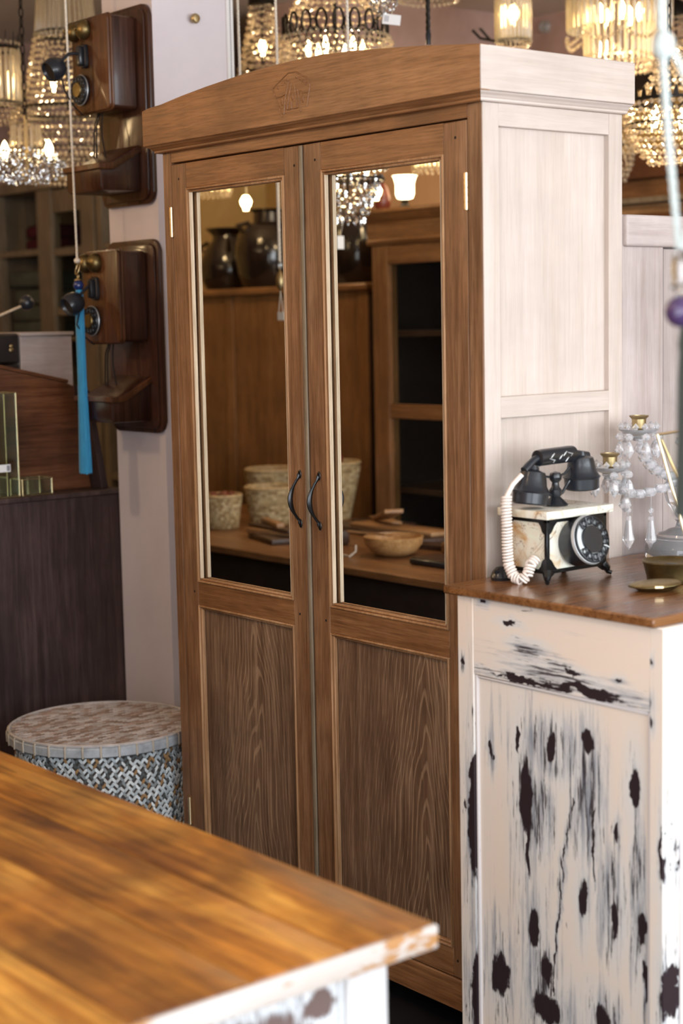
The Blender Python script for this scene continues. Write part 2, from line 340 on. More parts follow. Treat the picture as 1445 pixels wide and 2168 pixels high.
def link(name, me, mat, parent=None, world=False, smooth=True, origin=None):
    co = [v.co for v in me.vertices]
    if origin is None:
        lo = Vector([min(v[i] for v in co) for i in range(3)]); hi = Vector([max(v[i] for v in co) for i in range(3)])
        origin = (lo+hi)/2
    else: origin = Vector(origin)
    me.transform(Matrix.Translation(-origin))
    if smooth:
        me.shade_smooth(); me.set_sharp_from_angle(angle=math.radians(38))
    o = bpy.data.objects.new(name, me); COL.objects.link(o)
    if mat is not None: me.materials.append(M[mat] if isinstance(mat, str) else mat)
    if parent is not None:
        o.parent = parent
        base = Vector((0, 0, 0)); q = parent
        while q is not None and (world or q.parent is not None): base += q.location; q = q.parent
        o.location = origin - base
    else: o.location = origin
    return o
def thing(name, label, cat, loc=(0, 0, 0), rz=0.0, group=None):
    o = bpy.data.objects.new(name, None); COL.objects.link(o); o.location = loc; o.rotation_euler = (0, 0, rz); o.empty_display_size = 0.05
    return tag(o, label, cat, group)
def tag(o, label, cat, group=None):
    o['label'] = label; o['category'] = cat
    if group: o['group'] = group
    return o
def struct(o): o['kind'] = 'structure'; return o
def stuff(o): o['kind'] = 'stuff'; return o
def kids(o): return [c for c in COL.objects if c.parent == o]
def dup(root, loc, label=None, rz=None, sc=None):
    ch = {}
    for o in list(COL.objects):
        if o.parent: ch.setdefault(o.parent.name, []).append(o)
    def cp(o, par):
        c = o.copy(); COL.objects.link(c); c.parent = par
        for k in ch.get(o.name, []): cp(k, c)
        return c
    r = cp(root, None); r.location = loc
    if label: r['label'] = label
    if rz is not None: r.rotation_euler = (0, 0, rz)
    if sc: r.scale = sc
    return r
def BX(name, mat, par, x0, x1, y0, y1, z0, z1, bev=0.0015, world=True, seg=1):
    return MB().box(x0, x1, y0, y1, z0, z1, bev, seg).build(name, mat, par, world)

# ---------------------------------------------------------------- the room
M['floor'] = plain('dark_floor_tile', (0.016, 0.016, 0.018), 0.3, var=0.4, vscale=3)
M['pink_wall'] = plaster('pink_plaster', (0.40, 0.27, 0.235), (0.52, 0.38, 0.35))
M['brown_wall'] = plaster('brown_plaster', (0.20, 0.12, 0.095), (0.36, 0.24, 0.21), 3.0)
M['ochre_wall'] = plaster('ochre_plaster', (0.36, 0.22, 0.07), (0.50, 0.33, 0.13))
M['peach_wall'] = plaster('peach_plaster', (0.58, 0.34, 0.18), (0.66, 0.42, 0.26))
M['ceiling'] = plaster('ceiling_paint', (0.55, 0.48, 0.42), (0.62, 0.55, 0.50))
M['pillar'] = plaster('pillar_paint', (0.62, 0.56, 0.58), (0.70, 0.64, 0.655), 1.6)
H = 2.9
def sbox(name, mat, x0, x1, y0, y1, z0, z1): return struct(BX(name, mat, None, x0, x1, y0, y1, z0, z1, 0))
sbox('floor', 'floor', -3.7, 5.4, -3.2, 3.4, -0.1, 0)
sbox('ceiling', 'ceiling', -3.7, 5.4, -3.2, 3.4, H, H+0.1)
sbox('wall_back', 'pink_wall', -1.8, 5.4, 3.2, 3.4, 0, H)
sbox('wall_back_left', 'brown_wall', -3.7, -1.8, 3.2, 3.4, 0, H)
sbox('wall_left', 'brown_wall', -3.7, -3.6, 0.2, 3.2, 0, H)
sbox('wall_left_front', 'ochre_wall', -3.7, -3.6, -3.2, 0.2, 0, H)
sbox('wall_pier', 'pink_wall', -2.35, -1.8, 2.05, 3.2, 0, H)
wm = MB()
for q in ((5.2, 5.3, -3.0, 3.2, 0, 0.75), (5.2, 5.3, -3.0, 3.2, 2.75, H), (5.2, 5.3, -3.0, -2.45, 0.75, 2.75), (5.2, 5.3, 2.45, 3.2, 0.75, 2.75)): wm.box(*q)
struct(wm.build('wall_right', 'pink_wall'))
wf = MB()
for y in (-2.42, -0.8, 0.8, 2.42): wf.box(5.22, 5.28, y-0.025, y+0.025, 0.75, 2.75, 0.004)
for z in (0.77, 2.73): wf.box(5.22, 5.28, -2.45, 2.45, z-0.02, z+0.02, 0.004)
struct(wf.build('window_1', 'sage_frame'))
wm = MB()
for q in ((-3.6, -2.9, -3.1, -3.0, 0, H),): wm.box(*q)
struct(wm.build('wall_front_left', 'ochre_wall'))
wm = MB()
for q in ((-2.9, 2.3, -3.1, -3.0, 0, H), (4.9, 5.2, -3.1, -3.0, 0, H), (2.3, 4.9, -3.1, -3.0, 2.75, H)): wm.box(*q)
struct(wm.build('wall_front', 'peach_wall'))
# pillar carrying the telephones
sbox('wall_pillar', 'pillar', -0.752, -0.484, 0.30, 0.575, 0, H)
eb = BX('trim_1', plain('white_bead_strip', (0.74, 0.72, 0.70), 0.6), None, -0.4845, -0.478, 0.556, 0.580, 0, H, 0.001); struct(eb)
pf = MB()
for k in range(170): pf.box(-0.4785, -0.4765, 0.567, 0.5695, 1.9+k*0.006, 1.9+k*0.006+0.0032)
stuff(pf.build('perforation', 'hole', eb, True, smooth=False))

# ---------------------------------------------------------------- the big cupboard
CW, GL, GR, GC, DT = 1.15, 0.0364, 1.1094, 0.573, 1.9565
cab = thing('mirror_wardrobe', 'tall teak cupboard with two mirrored doors, arched cornice and pale sunlit side', 'cupboard', (0.575, 0.21, 0.0))
D = 0.42
BX('front_post', 'teak_z', cab, 0, GL, 0, 0.045, 0.06, 1.984, 0.002)
BX('front_post', 'teak_z', cab, GR, CW-0.0005, 0, 0.0455, 0.06, 1.984, 0.002)
BX('post_daylit_face', 'daylit_z', cab, CW-0.0005, CW+0.003, 0.0015, 0.0461, 0.06, 1.983, 0.0005)['label'] = 'pale side face of the front post'
BX('frieze_rail', 'teak_x', cab, GL, GR, 0.001, 0.03, DT, 1.986, 0.0015)
BX('base_rail', 'teak_x', cab, GL, GR, -0.002, 0.03, 0.06, 0.1305, 0.002)
for x in (0.02, 1.06):
    for y in (0.03, 0.34): BX('foot', 'black_wood', cab, x, x+0.07, y, y+0.06, 0.0, 0.06)
BX('bottom_board', 'teak_x', cab, 0.03, 1.12, 0.03, 0.41, 0.062, 0.08)
BX('back_panel', 'teak_z', cab, 0.0, CW, 0.405, D, 0.06, 1.984)
BX('left_side', 'teak_z', cab, 0, 0.02, 0.045, 0.405, 0.06, 1.984)
# right side in frame and panel work, paler with daylight painted in
BX('rear_stile', 'daylit_z', cab, 1.13, CW+0.002, 0.379, 0.4225, 0.06, 1.984)
BX('side_rail', 'daylit_y', cab, 1.13, CW+0.002, 0.0461, 0.379, 1.938, 1.984)
BX('side_rail', 'daylit_y', cab, 1.13, CW+0.002, 0.0461, 0.379, 1.3488, 1.393)
BX('side_rail', 'daylit_y', cab, 1.13, CW+0.002, 0.0461, 0.379, 0.06, 0.15)
BX('side_panel', 'daylit_z', cab, 1.120, 1.1385, 0.044, 0.381, 1.390, 1.942, 0)
BX('side_panel', 'daylit_z', cab, 1.120, 1.1385, 0.044, 0.381, 0.148, 1.352, 0)
# cornice: arched fascia, moulding under it, returns
def cyl_arch(x): return ((x-(-0.035))/1.22)
arch = [(-0.035, 2.090), (-0.005, 2.0935), (0.053, 2.097), (0.15, 2.108), (0.25, 2.117), (0.342, 2.1235), (0.44, 2.1295), (0.532, 2.1325), (0.61, 2.1335), (0.695, 2.1325), (0.79, 2.1275), (0.878, 2.120), (0.95, 2.1135), (1.027, 2.106), (1.11, 2.0965), (1.185, 2.0885)]
fas = MB().prism([(-0.035, 2.001)] + arch + [(1.185, 2.001)], 'y', -0.035, -0.008, 0.0015).build('cornice_front', 'teak_x', cab, True)
BX('cornice_side', 'daylit_y', cab, 1.162, 1.1855, -0.0345, 0.425, 2.0015, 2.0885, 0.0015)
BX('cornice_side', 'teak_y', cab, -0.035, -0.012, -0.0075, 0.425, 2.0015, 2.0885)
BX('cornice_top', 'teak_x', cab, -0.012, 1.162, -0.008, 0.42, 1.986, 2.004)
mp = [(0.0, 1.9835), (-0.012, 1.9835), (-0.0145, 1.9855), (-0.0145, 1.9895), (-0.018, 1.991), (-0.0195, 1.9935), (-0.023, 1.9965), (-0.028, 1.9985), (-0.030, 2.001), (0.0, 2.001)]
def mitred(name, mat, ends):
    mb = MB(); rows_ = [[mb.bm.verts.new(e(y, z)) for y, z in mp] for e in ends]; k = len(mp)
    for i in range(k): mb.bm.faces.new((rows_[0][i], rows_[0][(i+1) % k], rows_[1][(i+1) % k], rows_[1][i]))
    mb.bm.faces.new(rows_[0]); mb.bm.faces.new(rows_[1][::-1]); return mb.build(name, mat, cab, True)
mitred('cornice_moulding', 'teak_x', (lambda y, z: (y, y, z), lambda y, z: (CW-y, y, z)))
mitred('cornice_moulding', 'daylit_y', (lambda y, z: (CW-y+0.0003, y, z), lambda y, z: (CW-y+0.0003, 0.424, z)))
mitred('cornice_moulding', 'teak_y', (lambda y, z: (y-0.0003, y, z), lambda y, z: (y-0.0003, 0.424, z)))
# carved device on the cornice
em = MB()
strokes = [[(0.547, 2.015), (0.514, 2.079), (0.52, 2.085), (0.572, 2.109), (0.598, 2.108), (0.64, 2.09), (0.649, 2.073), (0.645, 2.057), (0.636, 2.028)],
 [(0.574, 2.091), (0.563, 2.065), (0.558, 2.048), (0.553, 2.02)], [(0.583, 2.085), (0.572, 2.055), (0.565, 2.028)],
 [(0.594, 2.08), (0.599, 2.052), (0.603, 2.029)], [(0.605, 2.07), (0.61, 2.046), (0.615, 2.02)], [(0.581, 2.044), (0.582, 2.029)],
 [(0.525, 2.06), (0.543, 2.06), (0.563, 2.065)], [(0.612, 2.065), (0.623, 2.06), (0.645, 2.058)], [(0.565, 2.029), (0.579, 2.029)], [(0.589, 2.029), (0.605, 2.029)]]
for st in strokes: em.tube([(x, -0.0352, z) for x, z in st], 0.0019, 6)
for x, z in ((0.534, 2.08), (0.55, 2.086), (0.56, 2.09), (0.569, 2.094), (0.602, 2.096), (0.615, 2.091), (0.625, 2.085), (0.636, 2.077)): em.ball((x, -0.0345, z), 0.0032, 8, 6)
for x, z in ((0.547, 2.049), (0.586, 2.055), (0.623, 2.047)): em.ball((x, -0.0345, z), 0.005, 10, 6, (0.8, 0.6, 2.0))
em.build('carved_emblem', 'teak_x', cab, True)['label'] = 'shallow carved shield of rays and dots'
def frame(x0, x1, z0, z1, w, y0, y1, b=0.002):
    mb = MB()
    mb.box(x0, x0+w, y0, y1, z0, z1, b); mb.box(x1-w, x1, y0, y1, z0, z1, b)
    mb.box(x0+w, x1-w, y0, y1, z0, z0+w, b); mb.box(x0+w, x1-w, y0, y1, z1-w, z1, b); return mb
def bead_frame(x0, x1, z0, z1, par, yback):
    """quarter-round beading inside an opening, in two steps, with raw inner edge"""
    frame(x0, x1, z0, z1, 0.0055, -0.0035, 0.012, 0.002).build('beading', 'teak_bead', par, True)
    frame(x0+0.0055, x1-0.0055, z0+0.0055, z1-0.0055, 0.0055, 0.0015, yback, 0.0025).build('beading', 'teak_bead', par, True)
MT, MBT, PT, PB, ZB = 1.8906, 0.8975, 0.8387, 0.1972, 0.1335
def door(x0, x1, s0, s1, label):
    d = MB(); d.box(x0, s0, 0, 0.028, ZB, 1.9525, 0.002); d.box(s1, x1, 0, 0.028, ZB, 1.9525, 0.002)
    d = d.build('door', 'teak_z', cab, True); d['label'] = label
    for z0, z1 in ((MT, 1.9525), (PT, MBT), (ZB, PB)): BX('rail', 'teak_x', d, s0, s1, 0.0005, 0.0275, z0, z1, 0.001)
    bead_frame(s0, s1, MBT, MT, d, 0.0125); bead_frame(s0, s1, PB, PT, d, 0.0125)
    BX('mirror', 'mirror', d, s0+0.002, s1-0.002, 0.0165, 0.0275, MBT+0.002, MT-0.002, 0)
    for xx in (s0+0.0106, s1-0.0124): BX('rebate_edge', 'teak_raw', d, xx, xx+0.0018, 0.0005, 0.0105, MBT+0.0112, MT-0.0112, 0)
    return d
dl = door(0.0378, 0.5718, 0.1017, 0.5019, 'left door with long mirror over a plain panel')
dr = door(0.5742, 1.1080, 0.6374, 1.0391, 'right door with long mirror over a plain panel')
BX('panel', 'teak_panel', dl, 0.104, 0.4995, 0.012, 0.0265, PB+0.002, PT-0.002, 0)
BX('panel', 'teak_panel_b', dr, 0.6400, 1.0365, 0.012, 0.0265, PB+0.002, PT-0.002, 0)
BX('astragal', 'teak_z', dl, 0.5525, 0.5625, -0.004, 0.004, ZB+0.003, 1.951, 0.002)
BX('astragal', 'sage_frame', dl, 0.5650, 0.5765, -0.0070, -0.0005, ZB+0.003, 1.951, 0.003, seg=2)
def handle(par, x):
    z0, z1 = 1.083, 1.203; pts = []; rs = []
    for i in range(25):
        t = i/24; z = z1+(z0-z1)*t
        y = -0.003-0.028*math.sin(PI*min(1, max(0, (t-0.06)/0.88)))**0.9
        pts.append((x, y, z)); e = abs(t-0.5)*2
        rs.append(0.0036+0.0036*max(0, 1-(e/0.55)**2) + (0.003 if 0.86 < e < 0.97 else 0))
    h = MB().tube(pts, rs, 10, flat=(0.62, 1.0))
    for z, s in ((z1-0.004, 1), (z0+0.004, -1)): h.ball((x, -0.002, z+s*0.002), 0.008, 12, 8, (0.75, 0.3, 1.3))
    hd = h.build('handle', 'iron', par, True); hd['label'] = 'dark iron pull handle with leaf ends'
handle(dl, 0.537); handle(dr, 0.609)
for par, x, zs in ((dl, 0.0371, (1.773, 0.245)), (dr, 1.1087, (1.773, 0.245))):
    for z in zs:
        hb = MB().tube([(x, -0.0035, z), (x, -0.0035, z+0.074)], 0.0042, 10)
        for k in range(5): hb.tube([(x, -0.0035, z+0.002+k*0.0145), (x, -0.0035, z+0.0145+k*0.0145)], 0.0048, 10)
        hb.build('hinge', 'brass_bright', par, True)['label'] = 'brass hinge barrel'
for par, x, z in ((dl, 0.541, 1.909), (dr, 0.617, 1.915), (dl, 0.085, 0.872), (dl, 0.524, 0.868), (dr, 0.622, 0.865), (dr, 1.053, 0.172), (dl, 0.07, 1.915), (dr, 1.075, 1.92), (dr, 1.07, 0.868)):
    MB().ball((x, 0.0, z), 0.0032, 10, 6, (1, 0.25, 1)).build('peg', 'hole', par, True)

# ---------------------------------------------------------------- painted chest on the right with teak top
ZC = 1.026
ch = thing('painted_cabinet', 'low white cabinet with chipped flaking paint and a polished teak top', 'cabinet', (1.44, 0.5, 0.0))
BX('top', 'counter', ch, 1.166, 1.706, -0.135, 1.5, 1.0085, ZC, 0.003)
P_PANEL = [(1.371, 0.627, 0.019, 0.08), (1.437, 0.737, 0.012, 0.028), (1.525, 0.773, 0.013, 0.024), (1.642, 0.697, 0.01, 0.037), (1.516, 0.467, 0.009, 0.035), (1.597, 0.444, 0.009, 0.035), (1.389, 0.369, 0.018, 0.044), (1.294, 0.246, 0.024, 0.048), (1.422, 0.214, 0.042, 0.035), (1.568, 0.240, 0.021, 0.03), (1.659, 0.445, 0.012, 0.027), (1.667, 0.352, 0.006, 0.041), (1.347, 0.736, 0.005, 0.024), (1.276, 0.709, 0.005, 0.023), (1.374, 0.525, 0.006, 0.057), (1.422, 0.291, 0.018, 0.029), (1.603, 0.607, 0.006, 0.02)]
for a, c in (((1.496, 0.655), (1.474, 0.558)), ((1.474, 0.558), (1.455, 0.451)), ((1.455, 0.451), (1.445, 0.336)), ((1.445, 0.336), (1.442, 0.249)), ((1.542, 0.638), (1.541, 0.5))):
    for k in range(3):
        t = (k+0.5)/3; P_PANEL.append((a[0]+(c[0]-a[0])*t, a[1]+(c[1]-a[1])*t, 0.0025, abs(a[1]-c[1])/5))
XP, ZP = (1.236+1.684)/2, (0.10+0.852)/2
pan = painted('flaked_panel_paint', [(x-XP, z-ZP, rx, rz) for x, z, rx, rz in P_PANEL], amount=0.0, scuff_amt=1.0, zones=[(x-XP, z-ZP, rx, rz) for x, z, rx, rz in ((1.44, 0.735, 0.15, 0.10), (1.40, 0.60, 0.07, 0.14), (1.53, 0.66, 0.07, 0.20), (1.40, 0.27, 0.07, 0.13), (1.59, 0.47, 0.06, 0.16), (1.65, 0.50, 0.03, 0.25))])
stl = painted('flaked_stile_paint', [(1.231-1.2135, 0.559-0.55, 0.013, 0.115), (1.24-1.2135, 0.215-0.55, 0.018, 0.10), (1.231-1.2135, 0.666-0.55, 0.008, 0.045), (1.202-1.2135, 0.90-0.55, 0.007, 0.009)], amount=0.01, scuff_amt=1.0, zones=[(0.012, 0.0, 0.02, 0.22), (0.012, -0.35, 0.025, 0.2)])
str_ = painted('flaked_stile_paint_right', [(1.686-1.699, 0.969-0.55, 0.004, 0.006), (1.684-1.699, 0.881-0.55, 0.006, 0.010), (1.687-1.699, 0.852-0.55, 0.006, 0.009), (1.711-1.699, 0.62-0.55, 0.004, 0.05), (1.712-1.699, 0.36-0.55, 0.006, 0.05)], amount=0.01, scuff_amt=0.8)
ral = painted('flaked_rail_paint', [(1.262-1.46, 1.0-0.93, 0.008, 0.006), (1.34-1.46, 0.965-0.93, 0.016, 0.004), (1.46-1.46, 0.862-0.93, 0.17, 0.006), (1.50-1.46, 0.895-0.93, 0.02, 0.006), (1.36-1.46, 0.868-0.93, 0.04, 0.005), (1.55-1.46, 0.87-0.93, 0.07, 0.008), (1.61-1.46, 0.90-0.93, 0.008, 0.006)], axis=0, amount=0.0, scuff_amt=1.0, zones=[(0.0, -0.045, 0.22, 0.035), (-0.08, -0.01, 0.08, 0.03)])
lit = painted('flaked_front_paint', [], amount=0.04, base=(0.66, 0.63, 0.63), axis=2, scuff_amt=0.6)
BX('stile', stl, ch, 1.191, 1.236, -0.120, -0.075, 0.05, 1.008, 0.002)
BX('stile', str_, ch, 1.684, 1.716, -0.120, -0.072, 0.05, 1.008, 0.002)
BX('rail', ral, ch, 1.236, 1.684, -0.119, -0.09, 0.852, 1.008, 0.0015)
BX('rail', ral, ch, 1.236, 1.684, -0.119, -0.09, 0.05, 0.10, 0.0015)
BX('panel', pan, ch, 1.237, 1.683, -0.111, -0.095, 0.10, 0.853, 0)
frame(1.236, 1.684, 0.10, 0.852, 0.007, -0.1165, -0.105, 0.002).build('panel_beading', lit, ch, True)
for y0, y1 in ((-0.071, -0.035), (0.40, 0.44), (0.86, 0.90), (1.40, 1.44)): BX('front_stile', lit, ch, 1.685, 1.7165, y0, y1, 0.05, 1.008, 0.002)
for z0, z1 in ((0.985, 1.008), (0.05, 0.10)): BX('front_rail', lit, ch, 1.686, 1.7155, -0.035, 1.40, z0, z1, 0.002)
for y0, y1 in ((-0.032, 0.397), (0.443, 0.857), (0.903, 1.397)): BX('front_panel', lit, ch, 1.680, 1.708, y0, y1, 0.103, 0.982, 0.004)
BX('rear_side', 'greywash', ch, 1.191, 1.205, -0.075, 1.44, 0.05, 1.008)
BX('bottom_board', 'dark_in', ch, 1.191, 1.70, -0.1, 1.44, 0.04, 0.06)
BX('end_board', 'greywash', ch, 1.19, 1.70, 1.42, 1.44, 0.05, 1.008)
for x in (1.2, 1.64):
    for y in (-0.10, 1.36): BX('foot', 'black_wood', ch, x, x+0.05, y, y+0.05, 0.0, 0.041)

# ---------------------------------------------------------------- lacquered table in front
ZT = 0.76
tb = thing('work_table', 'wide orange lacquered plank table with peeling white base in the foreground', 'table', (1.35, -1.45, 0.0))
ys = [-0.928, -1.075, -1.225, -1.40, -1.55, -1.72, -1.90]
for k in range(6):
    BX('plank', 'table_top', tb, 0.66, 1.996 - (0.0008 if k % 2 else 0), ys[k+1]+0.0006, ys[k]-0.0006, ZT-0.034, ZT-random.uniform(0, 0.0006), 0.0035, seg=2)
edg = painted('worn_edge_paint', [], amount=0.16, base=(0.50, 0.455, 0.42), under=(0.40, 0.20, 0.075), axis=1, scuff_amt=0.15)
BX('end_band', edg, tb, 1.9965, 2.005, -1.90, -0.928, ZT-0.034, ZT-0.0008, 0.004, seg=2)
tp = painted('peeled_base_paint', [(-0.20, 0.12, 0.13, 0.055), (-0.30, 0.02, 0.2, 0.08), (-0.05, 0.15, 0.03, 0.015), (0.05, 0.10, 0.02, 0.03)], amount=0.03, base=(0.56, 0.56, 0.57), under=(0.13, 0.075, 0.06), axis=2, scuff_amt=0.4)
def painted_x(name, chips, **k):  # same paint for faces looking along x: chips given as (y, z, ry, rz)
    m = painted(name, chips, **k)
    for nd in m.node_tree.nodes:
        if nd.type == 'VECT_MATH' and nd.operation in ('SUBTRACT', 'MULTIPLY') and not nd.inputs[1].is_linked:
            v = nd.inputs[1].default_value
            if nd.operation == 'MULTIPLY' and v[1] == 0.0: nd.inputs[1].default_value = (0.0, v[0], v[2])
            elif nd.operation == 'SUBTRACT' and v[1] == 0.0: nd.inputs[1].default_value = (0, v[0], v[2])
    return m
tpx = painted_x('peeled_apron_paint', [(0.23, -0.02, 0.10, 0.085), (0.32, 0.055, 0.03, 0.018), (0.20, 0.085, 0.06, 0.010), (0.335, -0.04, 0.015, 0.05)], amount=0.02, base=(0.56, 0.56, 0.57), under=(0.13, 0.085, 0.075), axis=2, scuff_amt=0.4)
for x in (0.70, 1.885):
    for y in (-1.845, -1.045): BX('leg', tp, tb, x, x+0.07, y, y+0.07, 0.0, ZT-0.035, 0.003)
BX('apron', tpx, tb, 1.925, 1.948, -1.775, -1.045, 0.52, ZT-0.035, 0.002)
BX('apron', tp, tb, 0.707, 0.73, -1.775, -1.045, 0.52, ZT-0.035, 0.002)
BX('apron', tp, tb, 0.77, 1.885, -1.005, -0.982, 0.52, ZT-0.035, 0.002)
BX('apron', tp, tb, 0.77, 1.885, -1.838, -1.815, 0.52, ZT-0.035, 0.002)

# ---------------------------------------------------------------- wall telephones on the pillar
def rrect(x0, x1, z0, z1, r, k=5):
    pts = []
    for cx, cz, a in ((x1-r, z1-r, 0), (x0+r, z1-r, 90), (x0+r, z0+r, 180), (x1-r, z0+r, 270)):
        for i in range(k+1):
            t = math.radians(a+90*i/k); pts.append((cx+r*math.cos(t), cz+r*math.sin(t)))
    return pts
def wall_phone(loc, label, A=0.012):
    t = thing('wall_telephone', label, 'telephone', loc, 0, 'wooden wall telephones on the pillar')
    MB().prism(rrect(-0.140, 0.142, 0.0, 0.562, 0.034), 'y', -0.014, -0.0005, 0.004, 2).prism(rrect(-0.127, 0.129, 0.013, 0.549, 0.026), 'y', -0.0225, -0.013, 0.005, 2).build('backboard', 'mahog_z', t)
    MB().box(-0.099, 0.093, -0.112, -0.022, 0.268, 0.528, 0.010, 3).build('box', 'mahog_z', t)
    f = MB().prism(rrect(-0.105, 0.099, 0.262, 0.534, 0.018, 4), 'y', -0.112, -0.104, 0.003, 2).prism(rrect(-0.102, 0.096, 0.265, 0.531, 0.016, 4), 'y', -0.121, -0.111, 0.004, 2).build('front_board', 'mahog_front', t)
    for x in (-0.079, -0.020):
        MB().lathe([(0.001, 0.0), (0.026, 0.0), (0.0285, 0.004), (0.0275, 0.014), (0.021, 0.024), (0.010, 0.030), (0.004, 0.032), (0.004, 0.037), (0.0, 0.038)], (x, -0.1212, 0.4985), 24, Matrix.Rotation(PI/2, 4, 'X')).build('bell', 'brass_dark', t)
    MB().prism([(-0.046+0.011*math.cos(a*PI/3)*1.15, 0) for a in range(0)] or rrect(-0.046, -0.008, 0.390, 0.458, 0.012, 2), 'y', -0.134, -0.121, 0.003, 1).prism(rrect(-0.040, -0.014, 0.396, 0.452, 0.008, 2), 'y', -0.148, -0.133, 0.004, 2).build('transmitter_plate', 'enamel', t)
    arm = MB().tube([(-0.027, -0.146, 0.430), (-0.027, -0.170+A*0.6, 0.430), (-0.027, -0.188+A, 0.427), (-0.027, -0.206+A, 0.411), (-0.027, -0.222+A, 0.396)], 0.0045, 10).build('transmitter_arm', 'enamel', t)
    rot = Matrix.Rotation(math.radians(117), 4, 'X')
    MB().lathe([(0.0, -0.028), (0.012, -0.027), (0.024, -0.019), (0.031, -0.004), (0.0335, 0.010), (0.0315, 0.022), (0.0285, 0.030), (0.0265, 0.030), (0.024, 0.022), (0.010, 0.004), (0.0, 0.002)], (-0.027, -0.230+A, 0.384), 28, rot).build('mouthpiece', 'bakelite', t)
    MB().lathe([(0.0, 0.0), (0.0238, 0.0)], (-0.027, -0.230+A, 0.384), 20, rot @ Matrix.Translation((0, 0, 0.0215)), cap=False).build('mouthpiece_shade', 'hole', t)  # dark disc painted in for the shade inside the mouthpiece
    MB().tube([(-0.027, -0.215+A, 0.358), (-0.03, -0.19, 0.32), (-0.04, -0.16, 0.285), (-0.055, -0.12, 0.262)], 0.0022, 6).build('transmitter_cord', 'hole', t)
    dm = Matrix.Rotation(PI/2, 4, 'X')
    d = MB().lathe([(0.0, 0.0), (0.040, 0.0), (0.0425, 0.003), (0.0425, 0.012), (0.040, 0.016), (0.0, 0.016)], (-0.048, -0.1212, 0.331), 36, dm).build('dial', 'bakelite', t)
    MB().tube([(-0.048+0.0425*math.cos(a*PI/24), -0.1300, 0.331+0.0425*math.sin(a*PI/24)) for a in range(48)], 0.0018, 6, True).build('dial_ring', 'rim_chrome', d)['label'] = 'thin bright ring round the dial'
    fw_ = MB().lathe([(0.0, 0.0), (0.021, 0.0), (0.022, 0.003), (0.02, 0.006), (0.0, 0.0065)], (-0.048, -0.1372, 0.331), 28, dm)
    fw_.build('dial_centre', 'brass_dark', d)
    wh = MB()
    for k in range(12):
        a = 2*PI*k/12; cx, cz = -0.048+0.0315*math.cos(a), 0.331+0.0315*math.sin(a)
        wh.tube([(cx+0.0068*math.cos(b*PI/6), -0.1385, cz+0.0068*math.sin(b*PI/6)) for b in range(12)], 0.0018, 6, True)
    wh.build('finger_wheel', 'bakelite', d)
    prof = [(-0.024, 0.036), (-0.150, 0.036), (-0.158, 0.046), (-0.158, 0.098), (-0.024, 0.168)]
    MB().prism(prof, 'x', -0.098, 0.092, 0.006, 2).build('battery_box', 'mahog_z', t)
    lid = [(-0.020, 0.166), (-0.118, 0.113), (-0.166, 0.1115), (-0.166, 0.098), (-0.160, 0.094), (-0.114, 0.096), (-0.020, 0.150)]
    MB().prism(lid, 'x', -0.106, 0.100, 0.003, 2).build('writing_slope', 'mahog_front', t)
    for k, (xa, xb) in enumerate(((-0.05, -0.075), (-0.04, -0.06), (-0.028, -0.01))):
        MB().tube([(xa, -0.07, 0.27), (xa+0.4*(xb-xa)-0.006, -0.075, 0.235), ((xa+xb)/2, -0.08, 0.20), (xb, -0.075, 0.135)], 0.0022, 6).build('wire', 'hole', t)
    return t
wall_phone((-0.627, 0.30, 1.901), 'upper dark wooden wall telephone with black mouthpiece, level with the cupboard cornice')
wall_phone((-0.612, 0.30, 1.238), 'lower dark wooden wall telephone whose mouthpiece overlaps the blue tassel', 0.034)
kb = thing('brass_stud', 'small round brass knob fixed high on the white pillar', 'knob', (-0.484, 0.436, 2.429))
MB().lathe([(0.005, 0), (0.005, 0.010), (0.013, 0.013), (0.0145, 0.020), (0.011, 0.027), (0, 0.029)], (0, 0, 0), 20, Matrix.Rotation(PI/2, 4, 'Y')).build('knob', 'brass', kb, origin=(0, 0, 0))

# ---------------------------------------------------------------- hanging tassels and cords
def rope_pts(a, c, k=6, sag=0.0):
    a, c = Vector(a), Vector(c); return [a.lerp(c, i/k)+Vector((sag*math.sin(PI*i/k), 0, 0)) for i in range(k+1)]
def twisted(mb, pts, r, turns=160, strands=3):
    """laid rope: strands wound about the path"""
    pts = [Vector(p) for p in pts]; L = sum((q-p).length for p, q in zip(pts, pts[1:])); n_ = max(24, int(L/(r*1.6)))
    cum = [0.0]
    for p, q in zip(pts, pts[1:]): cum.append(cum[-1]+(q-p).length)
    def at(s):
        for i in range(len(pts)-1):
            if s <= cum[i+1] or i == len(pts)-2: return pts[i].lerp(pts[i+1], (s-cum[i])/max(1e-9, cum[i+1]-cum[i]))
    for k in range(strands):
        q = []
        for i in range(n_+1):
            s = L*i/n_; c = at(s); a = 2*PI*(s/(r*8)) + 2*PI*k/strands
            q.append(c+Vector((math.cos(a), math.sin(a), 0))*r*0.5)
        mb.tube(q, r*0.56, 5)
    return mb
